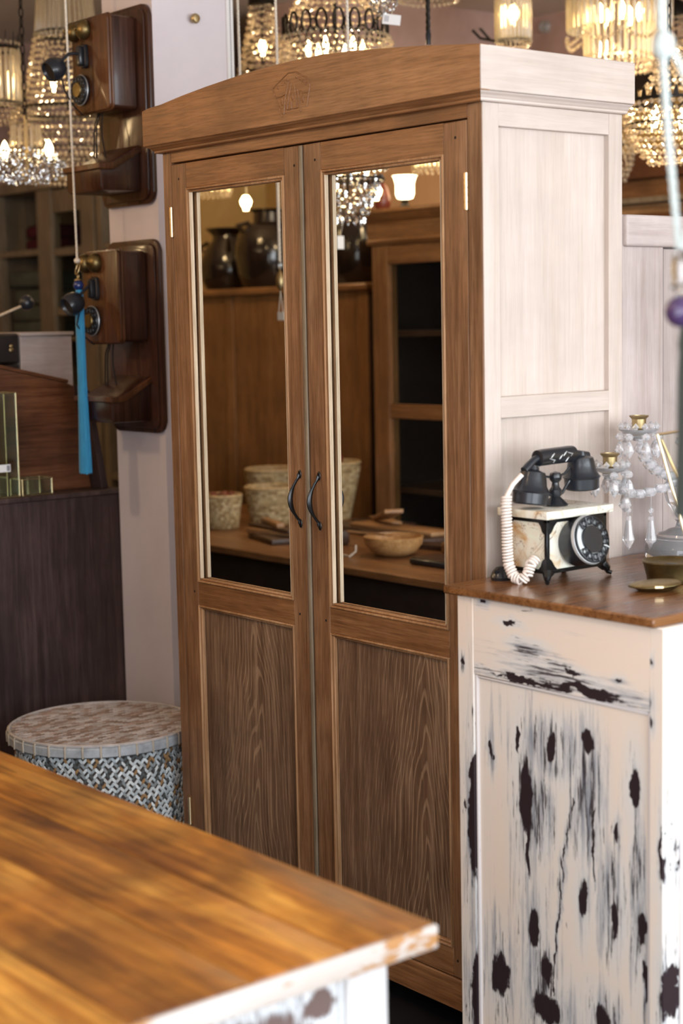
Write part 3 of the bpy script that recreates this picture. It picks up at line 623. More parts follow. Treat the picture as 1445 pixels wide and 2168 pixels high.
def tassel(loc, ztop, lean, label, beadmat, silk, cordmat, L=0.47, w=(0.0145, 0.0165, 0.0255), r=0.0036, bead=0.0155):
    """loc = centre of the bead"""
    t = thing('hanging_tassel', label, 'tassel', loc, 0)
    twisted(MB(), rope_pts((lean[0], lean[1], ztop-loc[2]), (-0.002, 0, 0.072), 3), r).build('cord', cordmat, t)
    MB().ball((-0.002, 0, 0.071), r*2.6, 12, 8, (1.2, 1, 0.9)).build('knot', cordmat, t)
    MB().tube([(-0.001+0.009*math.cos(a*PI/10), 0.009*math.sin(a*PI/10)*0.6, 0.048+0.0165*math.sin(a*PI/10)) for a in range(20)], 0.0018, 6, True).tube([(0.005*math.cos(a*PI/8), 0, 0.026+0.006*math.sin(a*PI/8)) for a in range(16)], 0.0015, 6, True).build('ring', 'brass', t)
    MB().lathe([(0.002, 0.026), (0.004, 0.020), (0.011, 0.017), (0.012, 0.014), (0.006, 0.012), (0.002, 0.012)], (0, 0, 0), 16).build('bead_cap', 'brass', t)
    MB().ball((0, 0, 0), bead, 22, 14).build('bead', beadmat, t)
    mb = MB(); n_ = 40
    prof = [(0.0, -0.012), (w[0]*0.7, -0.013), (w[0], -0.03), (w[0]*1.05, -0.10), (w[1], -L*0.5), (w[1]*1.2, -L*0.75), (w[2]*0.97, -L*0.93), (w[2], -L)]
    rings = []
    for r_, z in prof[1:]:
        rings.append([mb.bm.verts.new((r_*(1+0.05*(i % 2)+0.03*math.sin(i*2.7))*math.cos(2*PI*i/n_), r_*(1+0.05*(i % 2)+0.03*math.sin(i*2.7))*math.sin(2*PI*i/n_)*0.6, z - (random.uniform(0, 0.008) if z == -L else 0))) for i in range(n_)])
    for A, B in zip(rings, rings[1:]):
        for i in range(n_): mb.bm.faces.new((A[i], A[(i+1) % n_], B[(i+1) % n_], B[i]))
    mb.bm.faces.new(rings[0]); mb.bm.faces.new(rings[-1])
    mb.build('silk_skirt', silk, t); return t
tassel((-0.655, 0.128, 1.672), H, (-0.02, 0.0, 0), 'long bright blue silk tassel under a blue bead, hanging on a white cord', 'blue_bead', 'tassel_blue', 'rope', L=0.545, w=(0.0165, 0.0175, 0.0255))
for x, y, lab in ((-0.475, 0.60, 'white hanging cord nearest the pillar edge, behind the cupboard top'), (-0.292, 0.60, 'white hanging cord at the left side of the scroll-banded chandelier'), (0.027, 0.60, 'white hanging cord in front of the right half of the scroll-banded chandelier')):
    c = thing('hanging_string', lab, 'cord', (x, y, 1.78), 0, 'white cords hanging behind the cupboard')
    twisted(MB(), rope_pts((-0.01, 0, H-1.78), (0, 0, 0.03), 2), 0.0042).build('cord', 'rope', c, origin=(0, 0, 0))
    MB().ball((0, 0, 0.02), 0.012, 10, 8).build('knot', 'rope', c)
# near rope with loop, bead and dark tassel, right edge of the view
nr = thing('hanging_rope', 'thick pale rope with a loop, purple bead and dark tassel, close at the right edge', 'rope', (2.262, -0.752, 1.558))
twisted(MB(), [(-0.052, 0.016, H-1.558), (-0.046, 0.018, 0.37), (-0.041, 0.014, 0.318)], 0.0062).build('rope', 'rope_white', nr)
twisted(MB(), [(-0.041, 0.014, 0.318), (-0.03, 0.011, 0.22), (-0.012, 0.007, 0.10), (-0.006, 0.003, 0.075)], 0.0050).build('rope', 'rope_white', nr)
twisted(MB(), [(-0.041, 0.014, 0.318), (-0.028, 0.024, 0.310), (-0.016, 0.034, 0.27), (-0.002, 0.030, 0.20), (0.004, 0.014, 0.11), (-0.003, 0.004, 0.075)], 0.0050).build('rope', 'rope_white', nr)
MB().ball((-0.04, 0.015, 0.322), 0.014, 12, 8, (1, 1, 1.3)).build('knot', 'rope_white', nr)
MB().lathe([(0.002, 0.078), (0.009, 0.066), (0.011, 0.05), (0.008, 0.038), (0.012, 0.028), (0.004, 0.018)], (-0.003, 0.002, 0), 12).build('crystal_drop', 'clear', nr)
MB().ball((0, 0, 0), 0.0195, 20, 14).build('bead', 'purple_bead', nr)
MB().lathe([(0.004, -0.014), (0.014, -0.02), (0.017, -0.04), (0.0155, -0.05), (0.017, -0.08), (0.0175, -0.16), (0.0195, -0.235), (0.020, -0.25), (0.0, -0.25)], (0.010, 0.008, 0), 26).build('silk_skirt', 'tassel_green', nr)

# ---------------------------------------------------------------- onyx table telephone
tp_ = thing('table_telephone', 'antique telephone in marbled onyx with black handset, dial and coiled cream cord', 'telephone', (1.257, 0.096, ZC))
X0, X1, Y0, Y1, Z0, Z1 = -0.0595, 0.0595, -0.088, 0.088, 0.020, 0.130
MB().box(X0+0.004, X1-0.004, Y0+0.004, Y1-0.004, Z0+0.002, Z1, 0.001).build('onyx_body', 'onyx', tp_)
MB().box(X1-0.0042, X1-0.003, Y0+0.006, Y1-0.006, Z0+0.006, Z1-0.004).build('front_onyx', 'onyx_pale', tp_)['label'] = 'paler onyx front panel'
fr = MB()
w = 0.0085
for (xa, ya) in ((X0, Y0), (X1-w, Y0), (X0, Y1-w), (X1-w, Y1-w)): fr.box(xa, xa+w, ya, ya+w, Z0, Z1, 0.001)
for z in (Z0, Z1-0.008):
    for xa, xb, ya, yb in ((X0, X1, Y0, Y0+0.006), (X0, X1, Y1-0.006, Y1), (X0, X0+0.006, Y0, Y1), (X1-0.006, X1, Y0, Y1)): fr.box(xa, xb, ya, yb, z, z+0.008, 0.001)
fr.build('metal_frame', 'iron', tp_)
g = 0.030
for sy in (1, -1):
    for sz in (1, -1):
        yc = Y1-0.004 if sy > 0 else Y0+0.004; zc = Z1-0.004 if sz > 0 else Z0+0.004
        MB().prism([(yc, zc), (yc-sy*g, zc), (yc-sy*g*0.62, zc-sz*0.010), (yc-sy*0.010, zc-sz*g*0.75), (yc, zc-sz*g)], 'x', X1-0.003, X1-0.0005).build('corner_mount', 'iron', tp_, smooth=False)
for sx in (1, -1):
    for sz in (1, -1):
        xc = X1-0.004 if sx > 0 else X0+0.004; zc = Z1-0.004 if sz > 0 else Z0+0.004
        MB().prism([(xc, zc), (xc-sx*g*0.8, zc), (xc-sx*g*0.5, zc-sz*0.010), (xc-sx*0.010, zc-sz*g*0.75), (xc, zc-sz*g)], 'y', Y0+0.0005, Y0+0.003).build('corner_mount', 'iron', tp_, smooth=False)
MB().box(X0-0.010, X1+0.010, Y0-0.010, Y1+0.010, Z1, Z1+0.0165, 0.002, 2).build('top_slab', 'onyx_pale', tp_)
for xa in (X0, X1):
    for ya in (Y0, Y1):
        sx = 1 if xa > 0 else -1; sy = 1 if ya > 0 else -1
        MB().tube([(xa-sx*0.006, ya-sy*0.006, Z0+0.003), (xa+sx*0.001, ya+sy*0.001, 0.013), (xa+sx*0.002, ya+sy*0.002, 0.007), (xa+sx*0.007, ya+sy*0.007, 0.0046)], [0.010, 0.0075, 0.005, 0.0045], 8).prism([(ya-sy*0.002, Z0+0.002), (ya-sy*0.028, Z0+0.002), (ya-sy*0.008, 0.010)], 'x', xa-sx*0.006, xa-sx*0.002).build('foot', 'iron', tp_)
zt = Z1+0.0165
MB().lathe([(0.0, zt), (0.025, zt), (0.026, zt+0.003), (0.015, zt+0.013), (0.010, zt+0.018), (0.013, zt+0.022), (0.013, zt+0.032), (0.008, zt+0.038), (0.007, zt+0.047), (0.012, zt+0.053), (0.013, zt+0.060), (0.010, zt+0.067), (0.0, zt+0.070)], (0, 0, 0), 24).build('cradle_post', 'enamel', tp_)
ck = MB()
for s_ in (1, -1):
    ck.tube([(0, s_*0.006, zt+0.020), (0, s_*0.020, zt+0.024), (0, s_*0.036, zt+0.042), (0, s_*0.050, zt+0.056), (0, s_*0.052, zt+0.082), (0, s_*0.046, zt+0.092)], 0.0032, 8)
    ck.tube([(-0.004, s_*0.010, zt+0.058), (-0.004, s_*0.030, zt+0.062), (-0.004, s_*0.046, zt+0.074)], 0.0026, 8)
ck.build('cradle_fork', 'enamel', tp_)
hs_ = MB()
zh = 1.272-ZC
hs_.tube([(0, -0.090, zh-0.022), (0, -0.078, zh-0.014), (0, -0.062, zh-0.003), (0, -0.050, zh+0.001), (0, 0.050, zh+0.003), (0, 0.066, zh+0.001), (0, 0.096, zh-0.004)], [0.0085, 0.0085, 0.0075, 0.0085, 0.0085, 0.0085, 0.0085], 14)
hdst = hs_.build('handset', 'bakelite', tp_)
MB().tube([(0, -0.054, zh), (0, -0.052, zh), (0, -0.040, zh+0.001), (0, 0.040, zh+0.003), (0, 0.050, zh+0.003), (0, 0.053, zh+0.003)], [0.012, 0.0165, 0.0172, 0.0172, 0.0165, 0.011], 20).build('grip', 'enamel', hdst)
orn = MB()
for y, dz, s in ((-0.030, 0.004, 1), (-0.024, -0.006, -1), (0.006, 0.006, 1), (0.012, -0.006, 1), (0.028, 0.004, -1), (-0.006, 0.0, 1)):
    orn.tube([(0.0171, y, zh+dz-0.004), (0.0178, y+0.004, zh+dz+0.001), (0.0174, y+0.010*s, zh+dz+0.005)], [0.0008, 0.0017, 0.0008], 6)
orn.build('silver_ornament', 'rim_chrome', hdst)['label'] = 'scrolled silver inlay on the grip'
bell = [(0.0, 0.046), (0.009, 0.046), (0.011, 0.038), (0.025, 0.033), (0.0285, 0.021), (0.031, 0.006), (0.037, -0.004), (0.0395, -0.006), (0.0385, -0.008), (0.0365, -0.010), (0.0355, -0.030), (0.032, -0.033), (0.0, -0.033)]
MB().lathe(bell, (0, -0.070, 1.213-ZC), 30, Matrix.Rotation(math.radians(-9), 4, 'X')).build('earpiece', 'bakelite', hdst)
MB().lathe(bell, (0, 0.078, 1.232-ZC), 30, Matrix.Rotation(math.radians(2), 4, 'X')).build('mouthpiece', 'bakelite', hdst)
# dial on a drum leaning out of the front
dmx = Matrix.Rotation(math.radians(76), 4, 'Y')
dc = Vector((X1-0.004, -0.006, 0.075))
drum = MB().lathe([(0.0, 0.0), (0.046, 0.0), (0.048, 0.004), (0.0475, 0.040), (0.0, 0.040)], dc, 40, dmx).build('dial_drum', 'bakelite', tp_)
MB().lathe([(0.0, 0.0402), (0.0495, 0.0402), (0.0505, 0.043), (0.0490, 0.047), (0.044, 0.0485), (0.0, 0.0485)], dc, 40, dmx).build('dial_ring', 'rim_chrome', drum)
wh = MB()
wh.lathe([(0.0, 0.0486), (0.0275, 0.0486), (0.0275, 0.0535), (0.0, 0.054)], dc, 36, dmx)
wh.lathe([(0.0445, 0.0486), (0.0475, 0.0490), (0.0475, 0.0525), (0.0445, 0.0530)], dc, 44, dmx, cap=False)
for k in range(14):
    a = 2*PI*k/14
    if 9 <= k <= 11: continue
    R = dmx @ Matrix.Rotation(a, 4, 'Z')
    wh.tube([Vector(dc) + R @ Vector((0.036+0.0062*math.cos(b*PI/6), 0.0062*math.sin(b*PI/6), 0.0520)) for b in range(12)], 0.0017, 6, True)
    wh.tube([Vector(dc) + R @ Vector((0.0285, 0.0082, 0.0515)), Vector(dc) + R @ Vector((0.0445, 0.0095, 0.0515))], 0.0022, 6)
wh.build('finger_wheel', 'bakelite', drum)
sp = MB()
fs = MB().lathe([(0.0, 0.0487), (0.026, 0.0487)], dc, 8, dmx)
fs.bm.free()
sp.tube([Vector(dc) + dmx @ Matrix.Rotation(a, 4, 'Z') @ Vector((r_, 0, 0.054)) for a, r_ in ((1.1, 0.047), (1.1, 0.036), (1.05, 0.030))], [0.002, 0.0022, 0.001], 6)
sp.build('finger_stop', 'rim_chrome', drum)
# coiled cord from the earpiece tube down to the table
path = [Vector(p) for p in ((0.0, -0.096, 1.243-ZC), (-0.010, -0.112, 1.224-ZC), (-0.018, -0.122, 1.200-ZC), (-0.016, -0.126, 1.178-ZC), (-0.012, -0.128, 1.14-ZC), (-0.012, -0.128, 1.10-ZC), (-0.010, -0.127, 1.066-ZC), (0.004, -0.126, 1.040-ZC), (0.022, -0.122, 1.035-ZC), (0.030, -0.114, 1.045-ZC), (0.030, -0.104, 1.066-ZC), (0.032, -0.091, 1.076-ZC))]
cd = MB(); cd.tube(path[:3], 0.0052, 10)
cum = [0.0]
for p, q in zip(path[2:], path[3:]): cum.append(cum[-1]+(q-p).length)
def at_path(s):
    for i in range(len(cum)-1):
        if s <= cum[i+1] or i == len(cum)-2: return path[2+i].lerp(path[3+i], (s-cum[i])/(cum[i+1]-cum[i])), (path[3+i]-path[2+i]).normalized()
turns = 38; q = []
for i in range(turns*12+1):
    s = cum[-1]*i/(turns*12); c, tn = at_path(s)
    u = Vector((0, 1, 0)); u = (u-tn*u.dot(tn)).normalized(); v = tn.cross(u); a = 2*PI*i/12
    q.append(c+0.0094*(math.cos(a)*u+math.sin(a)*v))
cd.tube(q, 0.0027, 5); cd.build('coiled_cord', 'cream_cord', tp_)['label'] = 'cream coiled handset cord'
pl = thing('cable_plug', 'small black plug lying behind the coiled cream cord', 'plug', (1.205, -0.010, ZC))
MB().lathe([(0.0, 0.0), (0.020, 0.0), (0.022, 0.006), (0.017, 0.018), (0.010, 0.026), (0.0, 0.028)], (0, 0, 0), 18).build('plug_body', 'enamel', pl, origin=(0, 0, 0))
MB().tube([(0.0, -0.016, 0.014), (0.006, -0.021, 0.022), (0.012, -0.018, 0.026)], 0.003, 6).build('wire_loop', 'enamel', pl)

# ---------------------------------------------------------------- crystal candelabra, brass things on the chest
def faceted(mb, prof, c, n=8, rot=None): return mb.lathe(prof, c, n, rot)
cb = thing('crystal_candelabra', 'cut crystal candelabra with two brass candle cups and hanging glass drops', 'candelabra', (1.27, 0.49, ZC))
MB().lathe([(0.0, 0.0), (0.084, 0.0), (0.086, 0.006), (0.085, 0.024), (0.080, 0.034), (0.070, 0.040), (0.068, 0.044), (0.058, 0.048), (0.056, 0.053), (0.042, 0.057), (0.034, 0.062), (0.020, 0.066), (0.016, 0.078), (0.022, 0.083), (0.0, 0.085)], (0, 0, 0), 40).build('stepped_base', 'bright', cb)
faceted(MB(), [(0.0, 0.085), (0.016, 0.086), (0.026, 0.100), (0.040, 0.124), (0.047, 0.146), (0.045, 0.152), (0.036, 0.160), (0.020, 0.168), (0.0, 0.169)], (0, 0, 0), 14).build('urn', 'bright', cb, smooth=False)
MB().lathe([(0.0, 0.169), (0.012, 0.170), (0.020, 0.178), (0.014, 0.19), (0.018, 0.20), (0.012, 0.215), (0.012, 0.24), (0.022, 0.25), (0.018, 0.262), (0.0, 0.266)], (0, 0, 0), 20).build('stem', 'bright', cb)
def arm_cup(cx, cy, cz, drops):
    base = Vector((0, 0, 0.178)); e = Vector((cx, cy, cz)); m1 = base.lerp(e, 0.45)+Vector((0, 0, -0.045)); m2 = base.lerp(e, 0.88)+Vector((0, 0, -0.062))
    pts = []
    for i in range(17):
        t = i/16; pts.append(base*(1-t)**3+m1*3*t*(1-t)**2+m2*3*t*t*(1-t)+e*t**3)
    MB().tube(pts, 0.0065, 8).build('arm', 'bright', cb)
    st = MB()
    for i in range(2, 17, 2): st.lathe([(0.0, -0.010), (0.012, -0.009), (0.0175, 0.0), (0.012, 0.009), (0.0, 0.010)], pts[i], 9)
    st.build('cut_beads', 'bright', cb, smooth=False)
    MB().lathe([(0.0, -0.004), (0.006, -0.003), (0.016, 0.003), (0.033, 0.009), (0.042, 0.014), (0.0435, 0.017), (0.033, 0.012), (0.014, 0.007), (0.0, 0.006)], e, 24).build('drip_pan', 'bright', cb)
    MB().lathe([(0.0, 0.0), (0.015, 0.0), (0.0165, 0.003), (0.004, 0.006), (0.010, 0.012), (0.0145, 0.016), (0.0155, 0.036), (0.0205, 0.041), (0.021, 0.0435), (0.0145, 0.044), (0.0135, 0.030), (0.0, 0.028)], e+Vector((0, 0, 0.002)), 26).build('candle_cup', 'brass', cb)
    for k in range(drops):
        a = 2*PI*k/drops+0.4; r_ = 0.041; p = e+Vector((r_*math.cos(a), r_*math.sin(a), 0.012))
        mb = MB()
        faceted(mb, [(0.0, -0.020), (0.0075, -0.016), (0.0095, -0.011), (0.006, -0.005), (0.0, -0.002)], p, 8)
        faceted(mb, [(0.0, -0.058), (0.006, -0.050), (0.0108, -0.041), (0.008, -0.030), (0.004, -0.023), (0.0, -0.020)], p, 8)
        mb.build('pendant', 'bright', cb, smooth=False)
    fr_ = MB()
    for k in range(12):
        a = 2*PI*k/12; fr_.lathe([(0.0, -0.009), (0.0085, 0.0), (0.0, 0.009)], e+Vector((0.038*math.cos(a), 0.038*math.sin(a), 0.022)), 6)
    fr_.build('cut_rim', 'bright', cb, smooth=False)
arm_cup(1.235-1.27, 0.287-0.49, 1.220-ZC, 6)
arm_cup(1.235-1.27, 0.380-0.49, 1.295-ZC, 7)
for x, y, z1, z0, s_ in ((1.237, 0.344, 1.129, 1.052, 1.1), (1.237, 0.418, 1.122, 1.044, 1.1), (1.235, 0.335, 1.185, 1.134, 1.2)):
    h_ = z1-z0
    mb = MB(); faceted(mb, [(0.0, 0.0), (0.0055, h_*0.10), (0.0115*s_, h_*0.30), (0.0095*s_, h_*0.45), (0.006, h_*0.85), (0.0058, h_*0.97), (0.0, h_)], (x-1.27, y-0.49, z0-ZC), 8)
    faceted(mb, [(0.0, h_+0.002), (0.0055, h_+0.007), (0.0065, h_+0.011), (0.0, h_+0.019)], (x-1.27, y-0.49, z0-ZC), 8)
    mb.tube([(x-1.27, y-0.49, z1-ZC-0.004), (x-1.27, y-0.49, z1-ZC+0.055)], 0.0009, 5)
    mb.build('long_pendant', 'bright', cb, smooth=False)
# brass edged glass frame leaning on the chest
gf = thing('picture_stand', 'brass edged clear glass picture frame leaning over the chest at right edge', 'frame', (1.56, 0.24, ZC))
P = [Vector(p)-Vector((1.56, 0.24, ZC)) for p in ((1.56, 0.049, 1.332), (1.56, 0.19, 1.338), (1.631, 0.25, ZC+0.004), (1.631, 0.093, ZC+0.004))]
e_ = MB()
for i in range(4): e_.tube([P[i], P[(i+1) % 4]], 0.0026, 8)
e_.build('brass_edge', 'brass_bright', gf)
g_ = MB(); th = Vector((0.002, 0, 0)); A = [g_.bm.verts.new(p-th) for p in P]; B = [g_.bm.verts.new(p+th) for p in P]
g_.bm.faces.new(A); g_.bm.faces.new(B[::-1])
for i in range(4): g_.bm.faces.new((A[i], B[i], B[(i+1) % 4], A[(i+1) % 4]))
g_.build('glass_sheet', 'pane', gf, smooth=False)
MB().tube([P[0].lerp(P[3], 0.0)+Vector((0.002, 0.01, -0.01)), P[3]+Vector((0.05, 0.02, 0.0))], 0.003, 6).build('prop_leg', 'brass', gf)
bb = thing('brass_bowl', 'round dark brass bowl behind the oval compact on the chest', 'bowl', (1.462, 0.215, ZC))
MB().lathe([(0.0, 0.0), (0.048, 0.0), (0.051, 0.003), (0.052, 0.010), (0.058, 0.034), (0.061, 0.040), (0.059, 0.042), (0.054, 0.038), (0.046, 0.033), (0.0, 0.031)], (0, 0, 0), 40).build('bowl', 'brass_dark', bb, origin=(0, 0, 0))
MB().ball((0.0, 0.0, 0.032), 0.012, 12, 8, (1.6, 1.0, 0.25)).build('keyhole_mount', 'iron', bb)
bc = thing('oval_compact', 'flat oval brass compact case lying on the chest top', 'compact', (1.513, 0.100, ZC), -0.68)
MB().ball((0, 0, 0.0135), 0.040, 32, 12, (1.0, 1.25, 0.16), Euler((math.radians(4), 0, 0))).build('upper_shell', 'brass', bc)
MB().tube([(0.0403*math.cos(a*PI/24), 0.0403*1.25*math.sin(a*PI/24), 0.0122+0.003*math.sin(a*PI/24)) for a in range(48)], 0.0018, 6, True).build('seam', 'brass_dark', bc)
MB().lathe([(0.0, 0.0), (0.026, 0.0), (0.038, 0.009), (0.0, 0.010)], (0, 0, 0), 28, Matrix.Diagonal((1, 1.22, 1, 1))).build('lower_shell', 'brass_dark', bc)
MB().box(0.0385, 0.0425, -0.009, 0.009, 0.010, 0.0155, 0.001).build('clasp', 'brass_bright', bc)
vb = thing('scent_bottle', 'small glass bottle with a blue stopper standing at the back of the chest', 'bottle', (1.30, 0.66, ZC))
MB().lathe([(0.0, 0.0), (0.024, 0.0), (0.026, 0.01), (0.024, 0.20), (0.012, 0.235), (0.010, 0.27), (0.0, 0.272)], (0, 0, 0), 18).build('bottle_body', 'clear', vb)
MB().lathe([(0.010, 0.27), (0.016, 0.275), (0.016, 0.285), (0.0, 0.286)], (0, 0, 0), 16).build('collar', 'brass', vb)
MB().ball((0, 0, 0.303), 0.018, 16, 10).build('stopper', 'blue_bead', vb)

# ---------------------------------------------------------------- cabinet behind the chest, beside the big cupboard
sc_ = thing('side_cabinet', 'pale wood cabinet standing behind the chest against the big cupboard', 'cabinet', (0.80, 1.0, 0))
BX('side_board', 'greywash_z', sc_, 1.12, 1.150, 0.4235, 0.562, 0.0, 1.772)
BX('body', 'greywash_z', sc_, 0.45, 1.118, 0.4235, 1.4, 0.0, 1.75)
MB().box(0.44, 1.163, 0.4255, 1.41, 1.703, 1.772, 0.006, 3).build('top_moulding', 'greywash_y', sc_, True)
BX('rear_board', 'greywash_z', sc_, 1.119, 1.140, 0.575, 1.4, 0.0, 1.70)

# ---------------------------------------------------------------- desk left of the pillar
dk = thing('writing_desk', 'dark wooden desk with a sloping back board, left of the pillar', 'desk', (-1.1, 0.09, 0))
XF = -0.7575
BX('side_panel', 'desk_low', dk, XF-0.02, XF, -0.135, 0.312, 0.03, 1.042, 0.002)
BX('ledge', 'desk_low', dk, -1.5, XF+0.004, -0.14, 0.316, 1.042, 1.058, 0.003)
BX('body', 'black_wood', dk, -1.5, XF-0.021, -0.135, 0.312, 0.03, 1.041)
BX('plinth', 'black_wood', dk, -1.48, XF-0.02, -0.12, 0.29, 0.0, 0.03)
MB().prism([(-0.135, 1.058), (0.262, 1.058), (0.215, 1.372), (0.19, 1.382), (-0.10, 1.449), (-0.135, 1.457)], 'x', -0.872, -0.850, 0.002).build('back_board', 'desk_up', dk, True)
MB().prism([(0.263, 1.058), (0.287, 1.058), (0.238, 1.352), (0.216, 1.374)], 'x', -0.880, -0.790, 0.002).build('end_cheek', 'desk_low', dk, True)
MB().prism([(0.19, 1.383), (-0.10, 1.450), (-0.138, 1.459), (-0.138, 1.469), (-0.10, 1.460), (0.192, 1.393)], 'x', -0.880, -0.842, 0.002).build('top_moulding', 'desk_up', dk, True)
# glass boxes with brass edges on the ledge
def glass_box(name, label, x0, x1, y0, y1, z0, z1, extra=()):
    t = thing(name, label, 'box', ((x0+x1)/2, (y0+y1)/2, z0))
    e = MB()
    c = [Vector((x, y, z)) for x in (x0, x1) for y in (y0, y1) for z in (z0, z1)]
    for i in range(8):
        for j in range(i+1, 8):
            if bin(i ^ j).count('1') == 1: e.tube([c[i], c[j]], 0.0022, 6)
    e.build('brass_frame', 'brass', t, True)
    BX('glass_pane', 'case_glass', t, x1-0.001, x1, y0+0.002, y1-0.002, z0+0.002, z1-0.002, 0); BX('mirror_back', 'case_back', t, x0, x0+0.001, y0+0.002, y1-0.002, z0+0.002, z1-0.002, 0)
    for ya in (y0, y1-0.001): BX('glass_pane', 'pane', t, x0+0.002, x1-0.002, ya, ya+0.001, z0+0.002, z1-0.002, 0)
    BX('mirror_base', 'mirror', t, x0+0.002, x1-0.002, y0+0.002, y1-0.002, z0+0.001, z0+0.003, 0); return t
glass_box('glass_case', 'tall glass case with brass edges and a white label on the desk ledge', -0.842, -0.768, -0.132, -0.030, 1.0605, 1.365)
tg = tag(BX('price_label', 'white_tag', None, -0.766, -0.7655, -0.098, -0.058, 1.135, 1.157, 0), 'small white price label on the tall brass edged glass case', 'label')
MB().box(-0.7656, -0.7653, -0.070, -0.060, 1.138, 1.154).build('print', 'grey_print', tg, True)
glass_box('glass_tray', 'low glass tray with brass edges beside the tall glass case on the desk', -0.842, -0.768, -0.020, 0.078, 1.0605, 1.108)
wb = thing('whitewashed_box', 'whitewashed wooden box standing behind the sloping desk back', 'box', (-1.2, 0.2, 1.058))
BX('box_body', 'greywash_y', wb, -1.35, -1.0, 0.118, 0.30, 1.059, 1.526, 0.003)
BX('lid', 'greywash_y', wb, -1.356, -0.994, 0.116, 0.305, 1.527, 1.538, 0.002)
kb2 = thing('dark_chest', 'small black wooden chest with brass lock plate beside the whitewashed box', 'chest', (-1.2, -0.03, 1.058))
BX('chest_body', 'black_wood', kb2, -1.36, -1.0, -0.134, 0.112, 1.059, 1.44, 0.003)
BX('lid', 'black_wood', kb2, -1.362, -0.998, -0.136, 0.1135, 1.444, 1.536, 0.006)
MB().ball((-0.997, 0.085, 1.497), 0.006, 12, 8, (0.4, 1, 1)).ball((-0.997, 0.085, 1.485), 0.008, 12, 8, (0.4, 1, 1)).build('lock_plate', 'brass', kb2, True)
ml = thing('drum_mallet', 'round black mallet head on a pale stick behind the desk', 'mallet', (-0.98, 0.05, 1.538))
MB().ball((-0.98, 0.135, 1.628), 0.024, 20, 14).build('head', 'bakelite', ml, True)
MB().tube([(-0.98, 0.118, 1.619), (-0.99, -0.09, 1.541)], 0.0042, 8).build('stick', 'teak_raw', ml, True)

# ---------------------------------------------------------------- lidded woven basket by the pillar
bk = thing('lidded_basket', 'round whitewashed woven basket with a flat lid between table and cupboard', 'basket', (-0.30, -0.06, 0.0))
MB().lathe([(0.0, 0.0), (0.222, 0.0), (0.232, 0.02), (0.240, 0.2), (0.236, 0.43), (0.0, 0.432)], (0, 0, 0), 48).build('body', plain('basket_core', (0.05, 0.04, 0.035), 0.8), bk)
PAL = [(0.62, 0.68, 0.70), (0.50, 0.57, 0.60), (0.72, 0.77, 0.78), (0.30, 0.33, 0.34), (0.10, 0.11, 0.11), (0.34, 0.20, 0.09), (0.66, 0.70, 0.70)]
PAL2 = [(0.36, 0.32, 0.31), (0.27, 0.20, 0.17), (0.45, 0.42, 0.42), (0.22, 0.16, 0.13), (0.40, 0.37, 0.37), (0.33, 0.25, 0.21)]
def strips(name, par, items, pal, origin=(0, 0, 0)):
    """items: (matrix, sx, sy, sz) little bowed strips joined into one part, each with a colour of its own"""
    vs, fs, cs = [], [], []
    for mt, sx, sy, sz in items:
        b0 = len(vs)
        for (x, y, z) in ((-sx, -sy, 0), (sx, -sy, 0), (sx, sy, 0), (-sx, sy, 0), (-sx*0.55, -sy*0.8, sz), (sx*0.55, -sy*0.8, sz), (sx*0.55, sy*0.8, sz), (-sx*0.55, sy*0.8, sz)):
            vs.append(mt @ Vector((x, y, z)))
        c = random.choice(pal); k = random.uniform(0.8, 1.15); c = tuple(min(1, q*k) for q in c)
        for f in ((4, 5, 6, 7), (0, 1, 5, 4), (1, 2, 6, 5), (2, 3, 7, 6), (3, 0, 4, 7)):
            fs.append([b0+i for i in f]); cs.append(c)
    me = bpy.data.meshes.new(name); me.from_pydata(vs, [], fs)
    at = me.color_attributes.new('Col', 'FLOAT_COLOR', 'CORNER'); i = 0
    for f, c in zip(me.polygons, cs):
        for _ in f.loop_indices: at.data[i].color = C4(c); i += 1
    o = link(name, me, 'weave', par, smooth=False); return stuff(o)
it = []
NR, NC = 30, 140
for r_ in range(NR):
    z = 0.02+0.41*(r_+0.5)/NR; rad = 0.2395-0.0035*abs(z-0.22)/0.2
    for c_ in range(NC):
        if (c_+r_) % 2 and False: continue
        a = 2*PI*(c_+0.5*(r_ % 2))/NC
        mt = Matrix.Rotation(a, 4, 'Z') @ Matrix.Translation((rad, 0, z)) @ Matrix.Rotation(PI/2, 4, 'Y') @ Matrix.Rotation(math.radians(42 if (c_+r_//1) % 2 else -42), 4, 'Z')
        it.append((mt, 0.0088, 0.0039, 0.0024))
strips('woven_strips', bk, it, PAL)
MB().lathe([(0.0, 0.434), (0.252, 0.434), (0.2575, 0.438), (0.2575, 0.458), (0.252, 0.464), (0.0, 0.466)], (0, 0, 0), 64).build('lid', plain('lid_band', (0.40, 0.43, 0.46), 0.6, var=0.35, vscale=30), bk)
it = []
for i in range(-22, 23):
    for j in range(-9, 10):
        x = i*0.0115; y = j*0.027 + 0.0068*(i % 4)
        if x*x+y*y > 0.243**2: continue
        it.append((Matrix.Translation((x, y, 0.4655)) @ Matrix.Rotation(math.radians(8), 4, 'Y'), 0.0052, 0.0128, 0.0022))
lw = strips('woven_lid_strips', bk, it, PAL2)
for k in range(34):
    a = 2*PI*k/34
    MB().box(0.2565, 0.2600, -0.0030, 0.0030, 0.4345, 0.463, 0.001).box(0.246, 0.2585, -0.003, 0.003, 0.4625, 0.4668, 0.001).xf(Matrix.Rotation(a, 4, 'Z')).build('binding', 'wrap', bk)
MB().tube([(0.252*math.cos(a*PI/30), 0.252*math.sin(a*PI/30), 0.466) for a in range(60)], 0.0045, 6, True).build('rim_cane', plain('rim_cane', (0.45, 0.42, 0.41), 0.6, var=0.3), bk)

